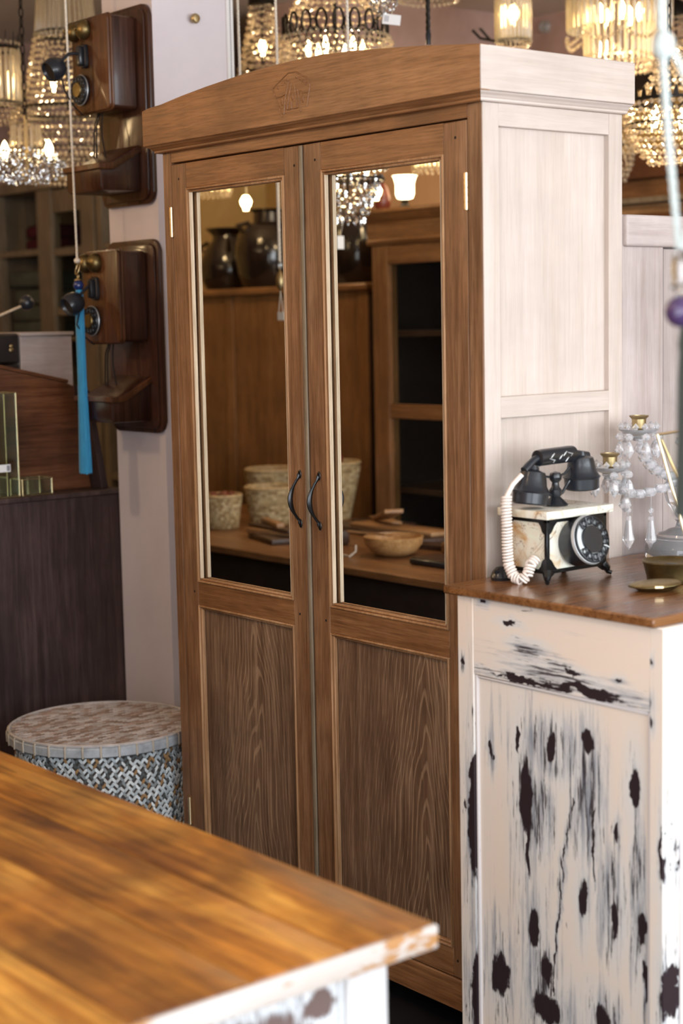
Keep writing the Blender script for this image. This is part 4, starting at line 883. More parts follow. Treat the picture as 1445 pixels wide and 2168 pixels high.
# ---------------------------------------------------------------- glazed cupboard at the far left with cloth
lc = thing('glazed_cupboard', 'bleached wood cupboard with paned glass door at the far left back', 'cupboard', (-3.0, 1.65, 0))
for x0, x1 in ((-3.59, -3.54), (-3.165, -3.04), (-2.78, -2.67), (-2.645, -2.605), (-2.33, -2.28)): BX('post', 'sage_frame', lc, x0, x1, 1.40, 1.45, 0.02, 2.165)
for x0, x1 in ((-3.54, -3.165), (-2.605, -2.33)):
    for z in (0.05, 0.9, 1.50, 1.895): BX('shelf', 'sage_frame', lc, x0, x1, 1.405, 1.88, z-0.015, z+0.012)
BX('door_rail', 'sage_frame', lc, -3.04, -2.78, 1.41, 1.44, 2.06, 2.16)
for z in (1.885, 1.62, 1.2, 0.8): BX('glazing_bar', 'sage_frame', lc, -3.04, -2.78, 1.41, 1.44, z-0.017, z+0.017)
BX('glass_pane', 'pane', lc, -3.04, -2.78, 1.424, 1.427, 0.4, 2.06, 0)
BX('inner_post', 'sage_frame', lc, -3.02, -2.99, 1.62, 1.65, 0.1, 2.16)
BX('back', 'dark_in', lc, -3.59, -2.28, 1.88, 1.90, 0.02, 2.19)
BX('top', 'sage_frame', lc, -3.597, -2.27, 1.385, 1.905, 2.166, 2.215)
BX('bottom', 'sage_frame', lc, -3.59, -2.28, 1.45, 1.88, 0.0, 0.05)
for x in (-3.588, -2.30): BX('side', 'sage_frame', lc, x, x+0.012, 1.45, 1.88, 0.05, 2.166)
def cloth_pile(name, label, mat, x0, x1, y0, y1, z0, n_, h, grp):
    t = thing(name, label, 'cloth', ((x0+x1)/2, (y0+y1)/2, z0), 0, grp)
    for k in range(n_):
        mb = MB().box(x0+random.uniform(0, .02), x1-random.uniform(0, .02), y0+random.uniform(0, .03), y1, z0+k*h+0.001, z0+(k+1)*h-0.001, min(h*0.45, 0.02), 3)
        for v in mb.bm.verts: v.co.z += 0.006*math.sin(v.co.x*40+k)+0.004*math.sin(v.co.y*33); v.co.z = max(v.co.z, z0+0.0005)
        mb.build('folded_cloth', mat, t, True)
    return t
cloth_pile('cloth_pile', 'pile of grey green folded cloth in the open bay of the far left cupboard', 'cloth_green', -3.53, -3.18, 1.43, 1.80, 1.512, 4, 0.075, 'folded cloths in the glazed cupboard')
cloth_pile('cloth_pile', 'upper dark cloth pile on the high shelf of the far left cupboard', 'cloth_red', -3.50, -3.20, 1.50, 1.82, 1.907, 2, 0.06, 'folded cloths in the glazed cupboard')
for x0, x1, zz, lab in ((-2.98, -2.69, 1.912, 'dark red cloth pile behind the glass door, upper shelf'), (-2.98, -2.69, 1.512, 'dark red cloth pile behind the glass door, lower shelf'), (-2.59, -2.34, 1.907, 'dark red cloth pile right of the glass door')):
    if x0 < -2.9: BX('shelf', 'sage_frame', lc, -3.04, -2.66, 1.46, 1.88, zz-0.025, zz)
    cloth_pile('cloth_pile', lab, 'cloth_red', x0, x1, 1.50, 1.82, zz, 3, 0.05, 'folded cloths in the glazed cupboard')

# ---------------------------------------------------------------- chandeliers
def bead_mesh(name, beads, mat, par, origin=(0, 0, 0)):
    """many small faceted crystals (x, y, z, r, stretch) in one mesh"""
    vs, fs = [], []
    for x, y, z, r, st in beads:
        b0 = len(vs); a0 = random.uniform(0, 1.5)
        ring = [(x+r*math.cos(a0+i*2*PI/5), y+r*math.sin(a0+i*2*PI/5), z+random.uniform(-.1, .1)*r) for i in range(5)]
        vs += ring + [(x, y, z+r*st), (x, y, z-r*st)]
        for i in range(5):
            fs.append((b0+i, b0+(i+1) % 5, b0+5)); fs.append((b0+(i+1) % 5, b0+i, b0+6))
    me = bpy.data.meshes.new(name); me.from_pydata(vs, [], fs)
    return stuff(link(name, me, mat, par, smooth=False))
def rows(prof, dz, pitch, r, st=1.0, wave=0.0, jit=0.0):
    out = []; (z0, r0) = prof[0]; z = z0; i = 0
    while z > prof[-1][0]:
        for (za, ra), (zb, rb) in zip(prof, prof[1:]):
            if za >= z >= zb: rad = ra+(rb-ra)*(za-z)/max(1e-6, za-zb); break
        n_ = max(5, int(2*PI*rad/pitch))
        for k in range(n_):
            a = 2*PI*(k+0.5*(i % 2))/n_
            out.append((rad*math.cos(a), rad*math.sin(a), z-wave*abs(math.sin(a*7))+random.uniform(-jit, jit), r*random.uniform(.85, 1.1), st))
        z -= dz; i += 1
    return out
def hoop(mb, r, z, t, n_=36): mb.tube([(r*math.cos(2*PI*k/n_), r*math.sin(2*PI*k/n_), z) for k in range(n_)], t, 6, True); return mb
def rods_part(par, n_, r0, r1, z0, z1, t, mat='frosted', name='glass_rod'):
    me = MB().tube([(0, 0, 0), (0, 0, 1)], 1.0, 7)
    for k in range(n_):
        a = 2*PI*k/n_; p0 = Vector((r0*math.cos(a), r0*math.sin(a), z0)); p1 = Vector((r1*math.cos(a), r1*math.sin(a), z1))
        MB().tube([p0, p0.lerp(p1, 0.03), p0.lerp(p1, 0.97), p1], [t*0.5, t, t, t*0.5], 6).build(name, mat, par)
    me.bm.free()
def chain(par, z0, z1, t=0.0028):
    """hanging chain of links from z0 up to z1 (local)"""
    mb = MB(); L = 0.030; k = 0; z = z0
    while z < z1-0.005:
        h = min(L, z1-z); v = k % 2
        mb.tube([((0.007*math.cos(a)) * (1-v), (0.007*math.cos(a))*v, z+h*0.5+(h*0.62)*math.sin(a)) for a in [2*PI*i/10 for i in range(10)]], t, 5, True)
        z += L; k += 1
    o = mb.build('chain', 'bronze', par); stuff(o)
    MB().lathe([(0.0, -0.035), (0.03, -0.03), (0.045, -0.006), (0.046, 0.0), (0.0, 0.0)], (0, 0, z1), 18).build('ceiling_rose', 'bronze', par)
def bulb(par, x, y, z, r=0.016, mat='bulb'):
    MB().lathe([(0.0, 0.034), (r*0.5, 0.024), (r, 0.004), (r*0.85, -0.012), (r*0.5, -0.024), (r*0.45, -0.034), (0.0, -0.034)], (x, y, z), 12).build('bulb', mat, par)
def light_in(loc, power, col=(1, .74, .44), r=0.05): point('chandelier_or_fill_light', loc, power, col, r)
# A: tall tiered chandelier upper left
A = thing('tiered_chandelier', 'largest crystal chandelier, rods over tiers of beads, behind the upper wall telephone', 'chandelier', (-1.82, 0.80, 2.08), 0, 'crystal chandeliers in the shop')
rods_part(A, 34, 0.108, 0.085, 0.535, 0.79, 0.0062)
hb = MB(); hoop(hb, 0.11, 0.532, 0.005); hb.build('upper_hoop', 'bronze', A)
bead_mesh('bead_canopy', rows([(0.53, 0.112), (0.44, 0.130), (0.34, 0.150), (0.27, 0.185)], 0.0215, 0.0225, 0.0095, 0.75, jit=0.002), 'crystal', A)
hb = MB(); hoop(hb, 0.196, 0.258, 0.007); hb.build('middle_hoop', 'bronze', A)
bead_mesh('bead_skirt', rows([(0.25, 0.200), (0.17, 0.215), (0.09, 0.215), (0.03, 0.19), (0.0, 0.15)], 0.0245, 0.0195, 0.0090, 1.05, jit=0.001), 'crystal', A)
for z, r_ in ((0.20, 0.210), (0.155, 0.216), (0.11, 0.217), (0.06, 0.206)): hoop(MB(), r_-0.004, z, 0.0025).build('wire_hoop', 'bronze', A)
for k in range(2): bulb(A, 0.05*math.cos(k*PI+1), 0.05*math.sin(k*PI+1), 0.36, 0.011)
MB().tube([(0, 0, 0.1), (0, 0, 0.80)], 0.006, 8).build('stem', 'bronze', A)
MB().lathe([(0.0, 0.775), (0.085, 0.78), (0.09, 0.79), (0.02, 0.80), (0.0, 0.82)], (0, 0, 0), 24).build('crown', 'bronze', A)
# B: small rod chandelier, cut by the left edge
Bc = thing('rod_lantern', 'small glass rod chandelier with black spikes cut by the left edge', 'chandelier', (-1.62, 0.40, 2.235), 0, 'crystal chandeliers in the shop')
rods_part(Bc, 26, 0.084, 0.084, 0.085, 0.255, 0.0062)
hb = MB(); hoop(hb, 0.084, 0.262, 0.005); hoop(hb, 0.084, 0.08, 0.004); hb.build('hoops', 'bronze', Bc)
for k in range(16):
    a = 2*PI*k/16; MB().tube([(0.084*math.cos(a), 0.084*math.sin(a), 0.265), (0.088*math.cos(a), 0.088*math.sin(a), 0.315)], [0.004, 0.0008], 5).build('spike', 'bronze', Bc)
bead_mesh('bead_fringe', rows([(0.276, 0.087), (0.262, 0.087)], 0.03, 0.02, 0.008, 1.0) + rows([(0.08, 0.086), (0.0, 0.05)], 0.016, 0.0165, 0.0072, 1.0), 'crystal', Bc)
bulb(Bc, 0, 0, 0.16, 0.018); chain(Bc, 0.30, H-2.235)
MB().tube([(0, 0, 0.05), (0, 0, 0.31)], 0.005, 8).tube([(-0.084, 0, 0.262), (0.084, 0, 0.262)], 0.003, 6).build('stem', 'bronze', Bc)
# C: low crystal dish with two bulbs in front of A
Cc = thing('dish_chandelier', 'low crystal dish chandelier with brass arms and glowing bulbs at left', 'chandelier', (-1.43, 0.405, 2.035), 0, 'crystal chandeliers in the shop')
bead_mesh('bead_dish', rows([(0.10, 0.085), (0.06, 0.125), (0.03, 0.125), (0.0, 0.06)], 0.014, 0.0165, 0.0072, 1.1, jit=0.004), 'clear', Cc)
for a in (0.9, 3.9):
    MB().tube([(0, 0, 0.10), (0.03*math.cos(a), 0.03*math.sin(a), 0.06), (0.06*math.cos(a), 0.06*math.sin(a), 0.05), (0.075*math.cos(a), 0.075*math.sin(a), 0.075)], 0.004, 8).build('arm', 'brass', Cc)
    bulb(Cc, 0.075*math.cos(a), 0.075*math.sin(a), 0.108, 0.014)
rods_part(Cc, 14, 0.05, 0.045, 0.12, 0.19, 0.005)
MB().tube([(0, 0, 0.02), (0, 0, 0.22)], 0.005, 8).build('stem', 'brass', Cc); chain(Cc, 0.21, H-2.035)
# D: chandelier with black scroll band, centre
Dc = thing('scroll_chandelier', 'bead chandelier with a black openwork scroll band above the cupboard', 'chandelier', (-0.73, 1.175, 2.27), 0, 'crystal chandeliers in the shop')
bead_mesh('bead_canopy', rows([(0.60, 0.055), (0.46, 0.088), (0.34, 0.118), (0.27, 0.155)], 0.0215, 0.0245, 0.0108, 0.75, jit=0.002), 'crystal', Dc)
bead_mesh('bead_basket', rows([(0.205, 0.180), (0.14, 0.195), (0.06, 0.17), (0.0, 0.10)], 0.0205, 0.0225, 0.0104, 0.8, jit=0.002), 'crystal', Dc)
bnd = MB(); hoop(bnd, 0.176, 0.208, 0.0045, 48); bnd.build('band_hoop', 'bronze', Dc)
for k in range(20):
    a = 2*PI*k/20; R = Matrix.Rotation(a, 4, 'Z')
    MB().tube([R @ Vector((0.172, 0.017*math.cos(b), 0.240+0.034*math.sin(b))) for b in [2*PI*i/14 for i in range(14)]], 0.0042, 6, True).build('scroll', 'bronze', Dc)
    if k % 2: MB().tube([R @ Vector((0.172, -0.027+0.009*math.cos(b), 0.228+0.018*math.sin(b))) for b in [2*PI*i/10 for i in range(10)]], 0.003, 6, True).build('scroll', 'bronze', Dc)
for k in range(6): bulb(Dc, 0.09*math.cos(k*PI/3), 0.09*math.sin(k*PI/3), 0.17, 0.010)
MB().tube([(0, 0, 0.05), (0, 0, 0.62)], 0.006, 8).build('stem', 'bronze', Dc)
MB().lathe([(0.0, 0.60), (0.055, 0.60), (0.055, 0.615), (0.012, 0.63), (0.0, 0.63)], (0, 0, 0), 20).build('crown', 'bronze', Dc)
# E: slim cascade beside it
def cascade(loc, label, top):
    t = thing('cascade_chandelier', label, 'chandelier', loc, 0, 'crystal chandeliers in the shop')
    bead_mesh('bead_tiers', rows([(0.29, 0.045), (0.22, 0.055), (0.10, 0.082), (0.0, 0.105)], 0.0255, 0.016, 0.0100, 0.65, wave=0.008), 'crystal', t)
    for k, (z, r_) in enumerate(((0.27, 0.046), (0.20, 0.058), (0.12, 0.076), (0.04, 0.095))): hoop(MB(), r_-0.006, z, 0.0025).build('wire_hoop', 'bronze', t)
    MB().lathe([(0.0, 0.295), (0.052, 0.295), (0.05, 0.32), (0.035, 0.345), (0.012, 0.36), (0.0, 0.362)], (0, 0, 0), 20).build('canopy', 'bronze', t)
    bulb(t, 0, 0, 0.14); MB().tube([(0, 0, 0.05), (0, 0, 0.30)], 0.005, 8).build('stem', 'bronze', t); chain(t, 0.355, top-loc[2]); return t
cascade((-1.60, 1.53, 2.46), 'slim wavy bead cascade with black cap, left behind the scroll-banded chandelier', H)
cascade((-0.745, 2.93, 2.43), 'grey bead cascade at the top right edge, behind the large rod chandelier', H)
# F: crystal pendant with price tag
Fc = thing('crystal_pendant', 'clear crystal pendant light with looped beads and a white price tag', 'pendant', (-0.325, 1.035, 2.455), 0)
for k in range(7):
    a = 2*PI*k/7; pts = []
    for i in range(13):
        t_ = i/12; rr = 0.018+0.045*math.sin(PI*t_); pts.append((rr*math.cos(a+t_*0.7), rr*math.sin(a+t_*0.7), 0.22-0.20*t_))
    bead_mesh('bead_loop', [(x, y, z, 0.0075, 1.0) for x, y, z in pts], 'clear', Fc)
MB().lathe([(0.0, 0.05), (0.02, 0.052), (0.05, 0.075), (0.056, 0.09), (0.05, 0.086), (0.018, 0.062), (0.0, 0.06)], (0, 0, 0), 20).build('glass_dish', 'clear', Fc)
MB().tube([(0, 0, 0.0), (0, 0, 0.25)], 0.006, 8).build('stem', 'clear', Fc); chain(Fc, 0.245, H-2.455)
Rv = Matrix.Translation((0.022, 0.012, -0.003)) @ Matrix.Rotation(math.radians(48), 4, 'Z') @ Matrix.Rotation(math.radians(8), 4, 'Y')
pt = tag(MB().box(-0.027, 0.027, -0.0006, 0.0006, -0.015, 0.015).xf(Matrix.Translation((-0.325, 1.035, 2.455)) @ Rv @ Matrix.Translation((0, -0.05, 0))).build('price_tag', 'white_tag', smooth=False), 'white price tag hanging from the clear crystal pendant', 'tag')
pr = MB()
for i in range(3): pr.box(-0.022+i*0.005, -0.0195+i*0.005, -0.0009, -0.0006, -0.008, 0.010)
stuff(pr.xf(Matrix.Translation((-0.325, 1.035, 2.455)) @ Rv @ Matrix.Translation((0, -0.05, 0))).build('print', 'grey_print', pt, True, smooth=False))
MB().tube([Vector((-0.325, 1.035, 2.455)) + (Rv @ Vector((0.0, -0.05, 0.015))), Vector((-0.325, 1.035, 2.455)) + (Rv @ Vector((-0.002, -0.052, 0.040)))], 0.0008, 5).build('tag_string', 'rope', pt, True)
# G: dark chain with lamp holder
Gc = thing('lamp_chain', 'dark twisted chain ending in a black lamp holder over the cupboard cornice', 'chain', (-0.236, 1.135, 2.385), 0)
twisted(MB(), rope_pts((0, 0, H-2.385), (0, 0, 0.04), 2), 0.008).build('chain_links', 'bronze', Gc)
MB().lathe([(0.0, 0.0), (0.008, 0.0), (0.009, 0.03), (0.005, 0.045), (0.0, 0.046)], (0, 0, 0), 12).build('lamp_holder', 'enamel', Gc)
# bead fringe at the very top
Tc = thing('fringed_chandelier', 'crystal chandelier of which only the bead fringe shows at the top edge', 'chandelier', (-1.00, 1.84, 2.69), 0, 'crystal chandeliers in the shop')
bead_mesh('bead_fringe', rows([(0.16, 0.07), (0.08, 0.11), (0.0, 0.105)], 0.02, 0.02, 0.0095, 1.0), 'crystal', Tc)
MB().lathe([(0.0, 0.16), (0.07, 0.16), (0.06, 0.185), (0.0, 0.21)], (0, 0, 0), 20).build('crown', 'bronze', Tc)
# H: cylinder of rods with lit bulb
Hc = thing('rod_lamp', 'small lit cylinder lamp of glass rods over the pale cornice side', 'lamp', (-0.795, 2.07, 2.54), 0)
rods_part(Hc, 26, 0.062, 0.062, 0.02, 0.20, 0.0062)
hb = MB(); hoop(hb, 0.062, 0.205, 0.006); hoop(hb, 0.062, 0.016, 0.004); hb.build('hoops', 'bronze', Hc)
bead_mesh('bead_fringe', rows([(0.014, 0.066), (-0.012, 0.05)], 0.012, 0.016, 0.006), 'crystal', Hc)
br = MB().tube([(0.0, 0.0, 0.012), (-0.05, -0.05, 0.02), (-0.08, -0.09, 0.03), (-0.10, -0.11, 0.06)], 0.005, 8).tube([(-0.06, -0.06, 0.024), (-0.075, -0.09, 0.06), (-0.09, -0.08, 0.065)], 0.005, 8).build('scroll_bracket', 'bronze', Hc)
bulb(Hc, 0, 0, 0.115, 0.022); MB().tube([(0, 0, 0.14), (0, 0, 0.25)], 0.006, 8).tube([(-0.062, 0, 0.205), (0.062, 0, 0.205)], 0.003, 6).build('stem', 'bronze', Hc); chain(Hc, 0.245, H-2.54)
# I: large lit rod chandelier
Ic = thing('large_rod_chandelier', 'large brightly lit chandelier of long glass rods, upper right', 'chandelier', (-0.55, 2.37, 2.44), 0, 'crystal chandeliers in the shop')
rods_part(Ic, 44, 0.185, 0.19, 0.145, 0.40, 0.0075)
rods_part(Ic, 30, 0.125, 0.13, 0.055, 0.28, 0.0065)
hb = MB(); hoop(hb, 0.19, 0.405, 0.006); hoop(hb, 0.13, 0.285, 0.005); hb.build('hoops', 'bronze', Ic)
bead_mesh('bead_swags', [(0.19*math.cos(a), 0.19*math.sin(a), 0.125-0.03*abs(math.sin(a*4)), 0.0095, 1.0) for a in [2*PI*k/72 for k in range(72)]] + rows([(0.05, 0.128), (0.0, 0.11)], 0.022, 0.024, 0.0098, 1.1) + [(0.16*math.cos(a), 0.16*math.sin(a), 0.20+0.06*abs(math.sin(a*3)), 0.0085, 1.0) for a in [2*PI*k/60 for k in range(60)]], 'crystal', Ic)
for k in range(5): bulb(Ic, 0.075*math.cos(k*2*PI/5+0.5), 0.075*math.sin(k*2*PI/5+0.5), 0.21, 0.015)
MB().tube([(0, 0, 0.10), (0, 0, H-2.44)], 0.007, 8).build('stem', 'bronze', Ic)
MB().lathe([(0.0, 0.402), (0.19, 0.404), (0.19, 0.412), (0.05, 0.43), (0.0, 0.44)], (0, 0, 0), 30).build('crown', 'bronze', Ic)
# J: basket chandelier right
Jc = thing('basket_chandelier', 'rounded bead basket chandelier with a black leaf crown, right of the cupboard', 'chandelier', (0.25, 1.675, 2.0), 0, 'crystal chandeliers in the shop')
bead_mesh('bead_canopy', rows([(0.36, 0.03), (0.28, 0.045), (0.22, 0.085), (0.205, 0.12)], 0.023, 0.024, 0.0105, 0.95, jit=0.002), 'crystal', Jc)
bead_mesh('bead_basket', rows([(0.185, 0.137), (0.12, 0.132), (0.06, 0.105), (0.0, 0.045)], 0.0215, 0.0215, 0.0105, 0.9, jit=0.002), 'crystal', Jc)
hb = MB(); hoop(hb, 0.134, 0.197, 0.006); hb.build('crown_hoop', 'bronze', Jc)
hoop(MB(), 0.128, 0.128, 0.0035).build('wire_hoop', 'bronze', Jc)
for k in range(26):
    a = 2*PI*k/26; MB().prism([(-0.009, 0.195), (0.009, 0.195), (0.006, 0.215), (0.0, 0.232), (-0.006, 0.215)], 'x', 0.132, 0.137).xf(Matrix.Rotation(a, 4, 'Z')).build('crown_leaf', 'bronze', Jc, smooth=False)
for k in range(4): bulb(Jc, 0.06*math.cos(k*PI/2), 0.06*math.sin(k*PI/2), 0.15, 0.010)
MB().tube([(0, 0, 0.05), (0, 0, 0.40)], 0.006, 8).build('stem', 'bronze', Jc); chain(Jc, 0.39, H-2.0)
# L: candle light half hidden behind the cupboard edge
Lc = thing('candle_sconce', 'small lit candle light half hidden behind the cupboard edge, right', 'lamp', (-0.735, 2.585, 2.06), 0)
bulb(Lc, 0.03, 0.03, 0.28, 0.018); MB().tube([(0.03, 0.03, 0.17), (0.03, 0.03, 0.25)], 0.010, 10).build('candle_sleeve', 'white_tag', Lc)
bead_mesh('bead_drops', rows([(0.17, 0.06), (0.08, 0.05), (0.0, 0.02)], 0.02, 0.022, 0.0085, 1.2), 'crystal', Lc)
MB().tube([(0, 0, 0.02), (0, 0, 0.30)], 0.006, 8).tube([(0, 0, 0.15), (0.02, 0.02, 0.14), (0.03, 0.03, 0.17)], 0.005, 8).build('stem', 'bronze', Lc); chain(Lc, 0.29, H-2.06)
light_in((-1.82, 0.80, 2.28), 4, r=0.03); light_in((-0.73, 1.175, 2.44), 6, r=0.03); light_in((-0.55, 2.37, 2.52), 8, r=0.03); light_in((0.25, 1.675, 2.12), 5, r=0.03); light_in((-1.6, 1.53, 2.6), 3, r=0.02); light_in((-0.75, 2.0, 2.30), 6, r=0.05)

# security camera on the back wall and cupboard on the back wall
cm = thing('dome_camera', 'small round white security camera at the wall corner near the ceiling', 'camera', (-1.70, 3.2, 2.845), 0)
MB().lathe([(0.0, 0.0), (0.058, 0.0), (0.06, -0.012), (0.046, -0.03), (0.03, -0.034)], (0, 0, 0), 24, Matrix.Rotation(-PI/2, 4, 'X') @ Matrix.Diagonal((1, 1, -1, 1))).build('base', 'rim_chrome', cm) if False else None
MB().lathe([(0.0, 0.0), (0.027, 0.0), (0.027, 0.015), (0.024, 0.022), (0.020, 0.022), (0.018, 0.018), (0.010, 0.016), (0.009, 0.023), (0.0, 0.024)], (0, 0, 0), 28, Matrix.Rotation(PI/2, 4, 'X')).build('housing', 'rim_chrome', cm)
struct(BX('trim_2', 'black_wood', None, -1.79, 5.15, 3.15, 3.2, 2.50, 2.58, 0.004))
struct(BX('lamplit_panel', 'ochre_wall', None, -1.79, 5.15, 3.185, 3.2, 0.0, 2.50, 0))  # ochre board painting in warm lamplight on the back wall
bw = thing('back_cupboard', 'brown cupboard along the back wall with a pale ledge, right of the mirror wardrobe', 'cupboard', (-0.4, 3.0, 0))
BX('body', 'desk_up', bw, -1.55, 0.9, 2.86, 3.18, 0.0, 1.955)
BX('ledge', 'sage_frame', bw, -1.56, 0.91, 2.82, 3.18, 1.998, 2.02)
BX('frieze', 'olive_wood', bw, -1.55, 0.9, 2.88, 3.18, 1.956, 1.997)
BX('back_frame', 'pink_board' if 'pink_board' in M else 'shop_wood_x', bw, -1.55, 0.9, 3.02, 3.18, 2.021, 2.11)
BX('crest', 'desk_up', bw, -1.56, 0.91, 2.98, 3.18, 2.111, 2.22)

# ---------------------------------------------------------------- far side of the shop, seen in the mirrors
st_ = thing('display_table', 'long brown shop table loaded with baskets and boards, seen in the mirrors', 'table', (-1.05, -1.45, 0))
BX('table_top', 'shop_wood_x', st_, -2.65, 0.50, -1.83, -0.965, 0.745, 0.77, 0.003)
BX('front_panel', 'dark_in', st_, -2.60, 0.46, -1.03, -1.01, 0.1, 0.744)  # dark sheet added to stand for the shade under the table
for x in (-2.6, 0.38):
    for y in (-1.78, -1.05): BX('leg', 'dark_board', st_, x, x+0.07, y-0.035, y+0.035, 0, 0.744)
jc = thing('jar_cabinet', 'tall panelled brown cabinet carrying dark jars, seen in the mirrors', 'cabinet', (-2.15, -2.2, 0))
BX('carcass', 'dark_in', jc, -2.96, -1.56, -2.45, -2.012, 0.0, 1.672)
for x in (-2.96, -2.56, -2.02, -1.62): BX('stile', 'shop_wood', jc, x, x+0.06, -2.0115, -1.998, 0.05, 1.672)
for x0, x1 in ((-2.894, -2.566), (-2.494, -2.026), (-1.954, -1.626)): BX('panel', 'shop_wood', jc, x0, x1, -2.0115, -2.006, 0.05, 1.672)
MB().box(-2.98, -1.545, -2.47, -1.98, 1.673, 1.706, 0.01, 3).build('top', 'shop_wood_x', jc, True)
def jar(loc, prof, label):
    t = thing('storage_jar', label, 'jar', loc, 0, 'dark glazed jars on the jar cabinet')
    MB().lathe(prof, (0, 0, 0), 36).build('jar_body', 'jar', t, origin=(0, 0, 0))
    return t
j1 = jar((-2.80, -2.20, 1.706), [(0.0, 0.0), (0.10, 0.0), (0.13, 0.05), (0.138, 0.11), (0.11, 0.19), (0.072, 0.235), (0.070, 0.255), (0.105, 0.285), (0.10, 0.288), (0.06, 0.255), (0.0, 0.25)], 'wide-lipped dark jar at the left of the left mirror')
for a in (0.6, 2.6, 4.4): MB().tube([(0.118*math.cos(a), 0.118*math.sin(a), 0.18), (0.145*math.cos(a), 0.145*math.sin(a), 0.20), (0.10*math.cos(a), 0.10*math.sin(a), 0.225)], 0.010, 8).build('lug', 'jar', j1)
j2 = jar((-2.48, -2.20, 1.706), [(0.0, 0.0), (0.12, 0.0), (0.145, 0.06), (0.16, 0.16), (0.145, 0.24), (0.10, 0.285), (0.07, 0.30), (0.068, 0.34), (0.085, 0.355), (0.06, 0.355), (0.0, 0.33)], 'tall shouldered dark jar at the right of the left mirror')
for a in (0.2, 1.8, 3.4, 5.0): MB().tube([(0.13*math.cos(a), 0.13*math.sin(a), 0.255), (0.155*math.cos(a), 0.155*math.sin(a), 0.28), (0.095*math.cos(a), 0.095*math.sin(a), 0.295)], 0.010, 8).build('lug', 'jar', j2)
jar((-1.83, -2.18, 1.706), [(0.0, 0.0), (0.10, 0.0), (0.125, 0.04), (0.135, 0.13), (0.128, 0.22), (0.11, 0.28), (0.085, 0.295), (0.085, 0.31), (0.0, 0.305)], 'barrel-shaped dark jar at the left of the right mirror')
dc_ = thing('display_cabinet', 'tall glazed shop cabinet with dark shelves, seen in the right mirror', 'cabinet', (-0.8, -2.1, 0))
x0, x1 = -1.355, -0.25
BX('post', 'shop_wood', dc_, x0, x0+0.09, -1.90, -1.85, 0.05, 1.84); BX('post', 'shop_wood', dc_, x1-0.09, x1, -1.90, -1.85, 0.05, 1.84)
BX('rail', 'shop_wood_x', dc_, x0+0.09, x1-0.09, -1.90, -1.851, 1.766, 1.84); BX('rail', 'shop_wood_x', dc_, x0+0.09, x1-0.09, -1.89, -1.851, 1.175, 1.23); BX('rail', 'shop_wood_x', dc_, x0+0.09, x1-0.09, -1.89, -1.851, 0.05, 0.60)
for z in (1.50, 0.89): BX('shelf', 'dark_board', dc_, x0+0.03, x1-0.03, -2.28, -1.91, z-0.012, z+0.012)
BX('glass_pane', 'pane', dc_, x0+0.09, x1-0.09, -1.876, -1.873, 1.23, 1.766, 0); BX('glass_pane', 'pane', dc_, x0+0.09, x1-0.09, -1.876, -1.873, 0.60, 1.175, 0)
BX('back', 'desk_low', dc_, x0, x1, -2.32, -2.30, 0, 1.84); BX('side', 'dark_in', dc_, x0, x0+0.02, -2.30, -1.90, 0, 1.84); BX('side', 'dark_in', dc_, x1-0.02, x1, -2.30, -1.90, 0, 1.84); BX('bottom', 'dark_in', dc_, x0+0.02, x1-0.02, -2.30, -1.90, 0, 0.05)  # back wood paler to carry the reflection veil of the glass
MB().prism([(-1.845, 1.841), (-1.838, 1.855), (-1.845, 1.862), (-1.845, 1.925), (-1.83, 1.94), (-1.82, 1.955), (-1.81, 1.962), (-1.81, 1.975), (-2.33, 1.975), (-2.33, 1.841)], 'x', x0-0.02, x1+0.02).build('cornice', 'shop_wood_x', dc_, True)
lp = thing('glass_lamp', 'glowing white glass lamp standing on top of the glazed shop cabinet', 'lamp', (-1.285, -1.965, 1.975))
MB().lathe([(0.0, 0.0), (0.035, 0.0), (0.038, 0.008), (0.02, 0.016), (0.012, 0.03), (0.018, 0.04), (0.0, 0.045)], (0, 0, 0), 16).build('base', 'bronze', lp)
MB().lathe([(0.012, 0.042), (0.03, 0.046), (0.036, 0.062), (0.036, 0.10), (0.044, 0.128), (0.049, 0.132), (0.0, 0.13)], (0, 0, 0), 24).build('shade', 'bulb_soft', lp)
tg_ = thing('red_gourd', 'upright dark red gourd beside the glowing lamp on the shop cabinet', 'gourd', (-1.335, -1.892, 1.975))
MB().lathe([(0.0, 0.0), (0.024, 0.0), (0.032, 0.02), (0.032, 0.05), (0.024, 0.085), (0.010, 0.105), (0.0, 0.108)], (0, 0, 0), 20).build('gourd_body', 'gourd', tg_, origin=(0, 0, 0))
mc = thing('waterfall_chandelier', 'clear crystal waterfall chandelier at the upper left of the right mirror', 'chandelier', (-0.855, -1.32, 1.885), 0, 'crystal chandeliers in the shop')
bead_mesh('crystal_strands', rows([(0.50, 0.14), (0.25, 0.14), (0.16, 0.135)], 0.034, 0.030, 0.0115, 1.5) + rows([(0.15, 0.12), (0.08, 0.085), (0.0, 0.05)], 0.028, 0.024, 0.0105, 1.5), 'clear', mc)
for z, r_ in ((0.46, 0.13), (0.30, 0.135), (0.15, 0.125)): hoop(MB(), r_, z, 0.004).build('hoop', 'bronze', mc)
for k in range(4): bulb(mc, 0.07*math.cos(k*PI/2+.3), 0.07*math.sin(k*PI/2+.3), 0.20)
MB().tube([(0, 0, 0.1), (0, 0, H-1.885)], 0.005, 8).build('stem', 'bronze', mc)
for k in range(3): MB().tube([(0, 0, 0.46-0.155*k), (0.13*math.cos(k), 0.13*math.sin(k), 0.46-0.155*k)], 0.003, 6).tube([(0, 0, 0.46-0.155*k), (-0.13*math.cos(k), -0.13*math.sin(k), 0.46-0.155*k)], 0.003, 6).build('spoke', 'bronze', mc)
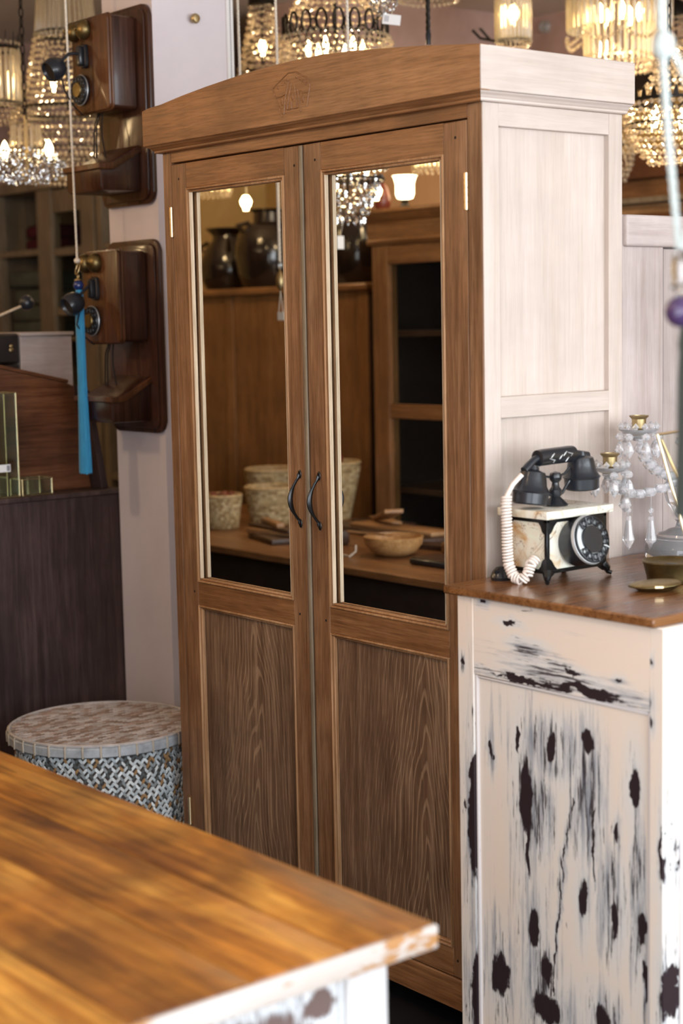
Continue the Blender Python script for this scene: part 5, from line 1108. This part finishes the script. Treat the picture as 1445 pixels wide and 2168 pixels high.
mt_ = tag(MB().box(-0.877, -0.8755, -1.315, -1.285, 1.80, 1.845).build('price_tag', 'white_tag', smooth=False), 'white price tag under the waterfall chandelier in the right mirror', 'tag')
MB().tube([(-0.8762, -1.30, 1.845), (-0.872, -1.31, 1.892)], 0.0009, 5).build('tag_string', 'rope', mt_, True)
def rod_shade(loc, r_, label):
    t = thing('rod_shade_lamp', label, 'lamp', loc, 0, 'lit rod shades on the far side of the shop')
    rods_part(t, 30, r_, r_, 0.015, 0.14, 0.006); hb = MB(); hoop(hb, r_, 0.145, 0.005); hb.build('hoop', 'bronze', t)
    bead_mesh('bead_fringe', rows([(0.012, r_), (-0.01, r_*0.9)], 0.012, 0.02, 0.0075), 'crystal', t)
    for k in range(3): bulb(t, 0.4*r_*math.cos(k*2.1), 0.4*r_*math.sin(k*2.1), 0.08)
    MB().tube([(0, 0, 0.10), (0, 0, H-loc[2])], 0.005, 8).tube([(-r_, 0, 0.145), (r_, 0, 0.145)], 0.003, 6).build('stem', 'bronze', t)
rod_shade((-0.84, -1.70, 2.075), 0.07, 'lit glass rod lamp at the top right of the right mirror')
rod_shade((-2.24, -1.70, 2.085), 0.10, 'lit glass rod lamp at the top left of the left mirror')
for (x, y, z, lab) in ((-1.966, -1.70, 2.045, 'bare glowing bulb on a wire in the left mirror'), (-1.15, -1.70, 2.03, 'bare glowing bulb on a wire in the right mirror')):
    t = thing('pendant_bulb', lab, 'lamp', (x, y, z)); bulb(t, 0, 0, 0, 0.024)
    MB().tube([(0, 0, 0.03), (0, 0, H-z)], 0.003, 6).build('wire', 'bronze', t); MB().tube([(0, 0, 0.026), (0, 0, 0.06)], 0.011, 10).build('socket', 'brass', t)
hc = thing('tagged_cord', 'white cord with ring and price tag, reflected in the left mirror', 'cord', (-0.962, -1.10, 1.56))
twisted(MB(), rope_pts((-0.005, 0, H-1.56), (0, 0, 0.20), 2), 0.0055).build('rope_strand', 'rope', hc)
MB().tube([(0.012*math.cos(a*PI/8), 0.004*math.cos(a*PI/8), 0.187+0.014*math.sin(a*PI/8)) for a in range(16)], 0.003, 6, True).build('ring', 'rim_chrome', hc)
MB().lathe([(0.003, 0.10), (0.013, 0.115), (0.014, 0.14), (0.010, 0.155), (0.003, 0.17)], (0, 0, 0), 14).build('brass_bell', 'brass', hc)
MB().box(-0.018, 0.018, -0.001, 0.001, 0.0, 0.028).build('price_tag', 'white_tag', hc, smooth=False); MB().tube([(-0.012, 0, 0.028), (0, 0, 0.10)], 0.0012, 5).tube([(0.012, 0, 0.028), (0, 0, 0.10)], 0.0012, 5).build('tag_string', 'rope', hc)
# things on the display table
ZD = 0.7705
def woven(mb_items, r0, r1, h, nr, nc):
    for i in range(nr):
        z = h*(i+0.5)/nr; rad = r0+(r1-r0)*z/h
        for k in range(nc):
            a = 2*PI*(k+0.5*(i % 2))/nc
            mb_items.append((Matrix.Rotation(a, 4, 'Z') @ Matrix.Translation((rad+0.001, 0, z)) @ Matrix.Rotation(PI/2, 4, 'Y'), h/nr*0.46, PI*rad/nc*0.95, 0.003))
PB3 = [(0.50, 0.38, 0.20), (0.42, 0.30, 0.15), (0.56, 0.44, 0.26), (0.34, 0.23, 0.11)]
def basket(loc, r0, r1, h, label):
    t = thing('woven_basket', label, 'basket', loc, 0, 'woven baskets on the display table')
    MB().lathe([(0.0, 0.0), (r0, 0.0), (r1, h), (r1-0.006, h), (r0-0.006, 0.008), (0.0, 0.008)], (0, 0, 0), 28).build('basket_wall', 'basket', t)
    it = []; woven(it, r0, r1, h*0.94, max(8, int(h/0.012)), 34); strips('woven_strips', t, it, PB3)
    MB().tube([(r1*math.cos(2*PI*k/30), r1*math.sin(2*PI*k/30), h) for k in range(30)], 0.0065, 7, True).build('rim', 'basket', t); return t
basket((-1.605, -1.285, ZD), 0.056, 0.073, 0.125, 'small round basket of gourds at the left of the left mirror')
for k, (dx, dy) in enumerate(((0.0, 0.0), (0.034, 0.01), (-0.03, 0.02), (0.01, -0.036), (-0.02, -0.03))):
    g = thing('small_gourd', ('small brown gourd in the little basket, ' + ('in the middle', 'on its right', 'on its left', 'nearest the mirror rim', 'at the back')[k]), 'gourd', (-1.605+dx, -1.285+dy, ZD+0.105), 0, 'gourds in the small basket')
    MB().ball((0, 0, 0.016), 0.0185, 14, 10).build('gourd_body', 'gourd', g, origin=(0, 0, 0))
basket((-1.553, -1.478, ZD), 0.075, 0.098, 0.145, 'wide round basket in the middle of the left mirror')
basket((-1.81, -1.69, ZD), 0.085, 0.115, 0.185, 'taller round basket behind the wide one in the left mirror')
bt = basket((-1.50, -1.755, ZD), 0.060, 0.105, 0.225, 'tall tapering basket holding a red ball in the right mirror')
rb = thing('red_ball', 'dark red ball lying in the tall tapering basket in the right mirror', 'ball', (-1.50, -1.755, ZD+0.20)); MB().ball((0, 0, 0.036), 0.040, 20, 14).build('ball_body', 'gourd', rb, origin=(0, 0, 0))
MB().ball((-0.0, 0, 0.0), 0.036, 12, 8).build('padding', 'basket', bt).location = (0, 0, 0.155)
def board(name, label, mat, c, L, w, t, rz, tilt=0.0, cat='board'):
    o = MB().box(-L/2, L/2, -w/2, w/2, 0, t, min(t, w)*0.2, 2).xf(Matrix.Rotation(rz, 4, 'Z') @ Matrix.Rotation(tilt, 4, 'Y')).build(name, mat, None, origin=(0, 0, 0))
    o.location = c; return tag(o, label, cat, 'wooden boards on the display table')
board('serving_board', 'long dark board lowest in the stack in the right mirror', 'dark_board', (-0.95, -1.55, ZD), 0.62, 0.13, 0.022, 0.15)
board('serving_board', 'pale board lying on the long dark board in the right mirror', 'olive_wood', (-0.90, -1.57, ZD+0.023), 0.46, 0.10, 0.014, 0.02)
board('serving_board', 'tilted pale board on top of the stack in the right mirror', 'olive_wood', (-1.00, -1.60, ZD+0.062), 0.24, 0.07, 0.014, 0.5, -0.22)
board('serving_board', 'thick pale block at the right edge of the right mirror', 'olive_wood', (-0.36, -1.42, ZD), 0.22, 0.12, 0.036, 0.2)
board('serving_board', 'dark plank leaning low behind the wooden bowl', 'dark_board', (-0.62, -1.43, ZD), 0.24, 0.07, 0.018, -0.1)
board('serving_board', 'dark board in the pile beside the left handle', 'dark_board', (-1.16, -1.20, ZD), 0.26, 0.12, 0.02, 0.3)
board('serving_board', 'second pale board in the pile beside the left handle', 'olive_wood', (-1.17, -1.22, ZD+0.0205), 0.24, 0.08, 0.016, -0.2)
board('serving_board', 'dark slat across the pile beside the left handle', 'dark_board', (-1.18, -1.21, ZD+0.037), 0.28, 0.05, 0.012, 0.1)
board('serving_board', 'pale stick topping the pile beside the left handle', 'olive_wood', (-1.20, -1.22, ZD+0.0495), 0.20, 0.03, 0.018, 0.35)
board('serving_board', 'broad dark board flat behind the tapering basket boards in the right mirror', 'dark_board', (-1.19, -1.745, ZD), 0.28, 0.11, 0.016, 0.1)
board('serving_board', 'pale spatula resting on the broad dark board in the right mirror', 'olive_wood', (-1.18, -1.745, ZD+0.0165), 0.24, 0.045, 0.010, 0.35)
board('serving_board', 'thin dark board under the pale block at the right mirror edge', 'dark_board', (-0.52, -1.70, ZD), 0.30, 0.12, 0.016, -0.05)
board('serving_board', 'small dark block nearest the left edge of the right mirror', 'dark_board', (-0.93, -1.27, ZD), 0.13, 0.10, 0.055, 0.25)
board('serving_board', 'small pale block on the small dark block in the right mirror', 'olive_wood', (-0.93, -1.27, ZD+0.0555), 0.11, 0.07, 0.022, 0.5)
wbw = thing('wooden_bowl', 'pale oval wooden bowl on the display table in the right mirror', 'bowl', (-0.55, -1.235, ZD), 0.3)
MB().lathe([(0.0, 0.0), (0.045, 0.0), (0.075, 0.014), (0.096, 0.04), (0.101, 0.066), (0.096, 0.067), (0.090, 0.042), (0.068, 0.018), (0.0, 0.011)], (0, 0, 0), 32).build('bowl_body', wood('bowl_wood', (0.30, 0.14, 0.05), (0.50, 0.28, 0.11), (0.62, 0.38, 0.18), 'x', 0.35), wbw, origin=(0, 0, 0))
ws = thing('wooden_spoon', 'pale wooden spoon laid across the oval bowl in the right mirror', 'spoon', (-0.62, -1.19, ZD+0.068), -0.25)
MB().tube([(-0.09, 0, 0.006), (0.0, 0, 0.0045), (0.07, 0, 0.0045)], [0.005, 0.004, 0.004], 8).build('spoon_handle', 'olive_wood', ws)
MB().ball((0.09, 0, 0.005), 0.022, 14, 8, (1.4, 1, 0.2)).build('spoon_head', 'olive_wood', ws)
bt_ = thing('black_tray', 'low black lacquer tray at the right edge of the right mirror', 'tray', (-0.27, -1.20, ZD))
MB().box(-0.10, 0.10, -0.06, 0.06, 0.0, 0.020, 0.008, 3).build('tray_body', 'bakelite', bt_, origin=(0, 0, 0))
MB().box(-0.094, 0.094, -0.054, 0.054, 0.0202, 0.024, 0.002).build('tray_lid', 'dark_board', bt_)
sg = tag(MB().tube([(-0.75, -1.11, ZD+0.003), (-0.70, -1.10, ZD+0.003), (-0.66, -1.115, ZD+0.003), (-0.625, -1.105, ZD+0.003), (-0.61, -1.12, ZD+0.02), (-0.615, -1.125, ZD+0.04)], 0.003, 6).build('twine', 'rope'), 'loose piece of cream twine in front of the wooden bowl', 'string')
light_in((-0.55, -1.60, 2.45), 24, (1, .70, .40), 0.08); light_in((-2.2, -1.45, 2.40), 22, (1, .70, .36), 0.08); light_in((1.3, -1.9, 2.7), 14, (1, .78, .55), 0.12)  # added warm fill lights brightening the mirrored side and the front
# the mirror glass stands 17 mm behind the door faces: set the reflected side of the shop to suit
for o in list(COL.objects):
    if o.parent is None and 'category' in o and o.location.y < -0.9 and o.location.x < 0.6 and o.name != 'work_table': o.location.y += 0.033
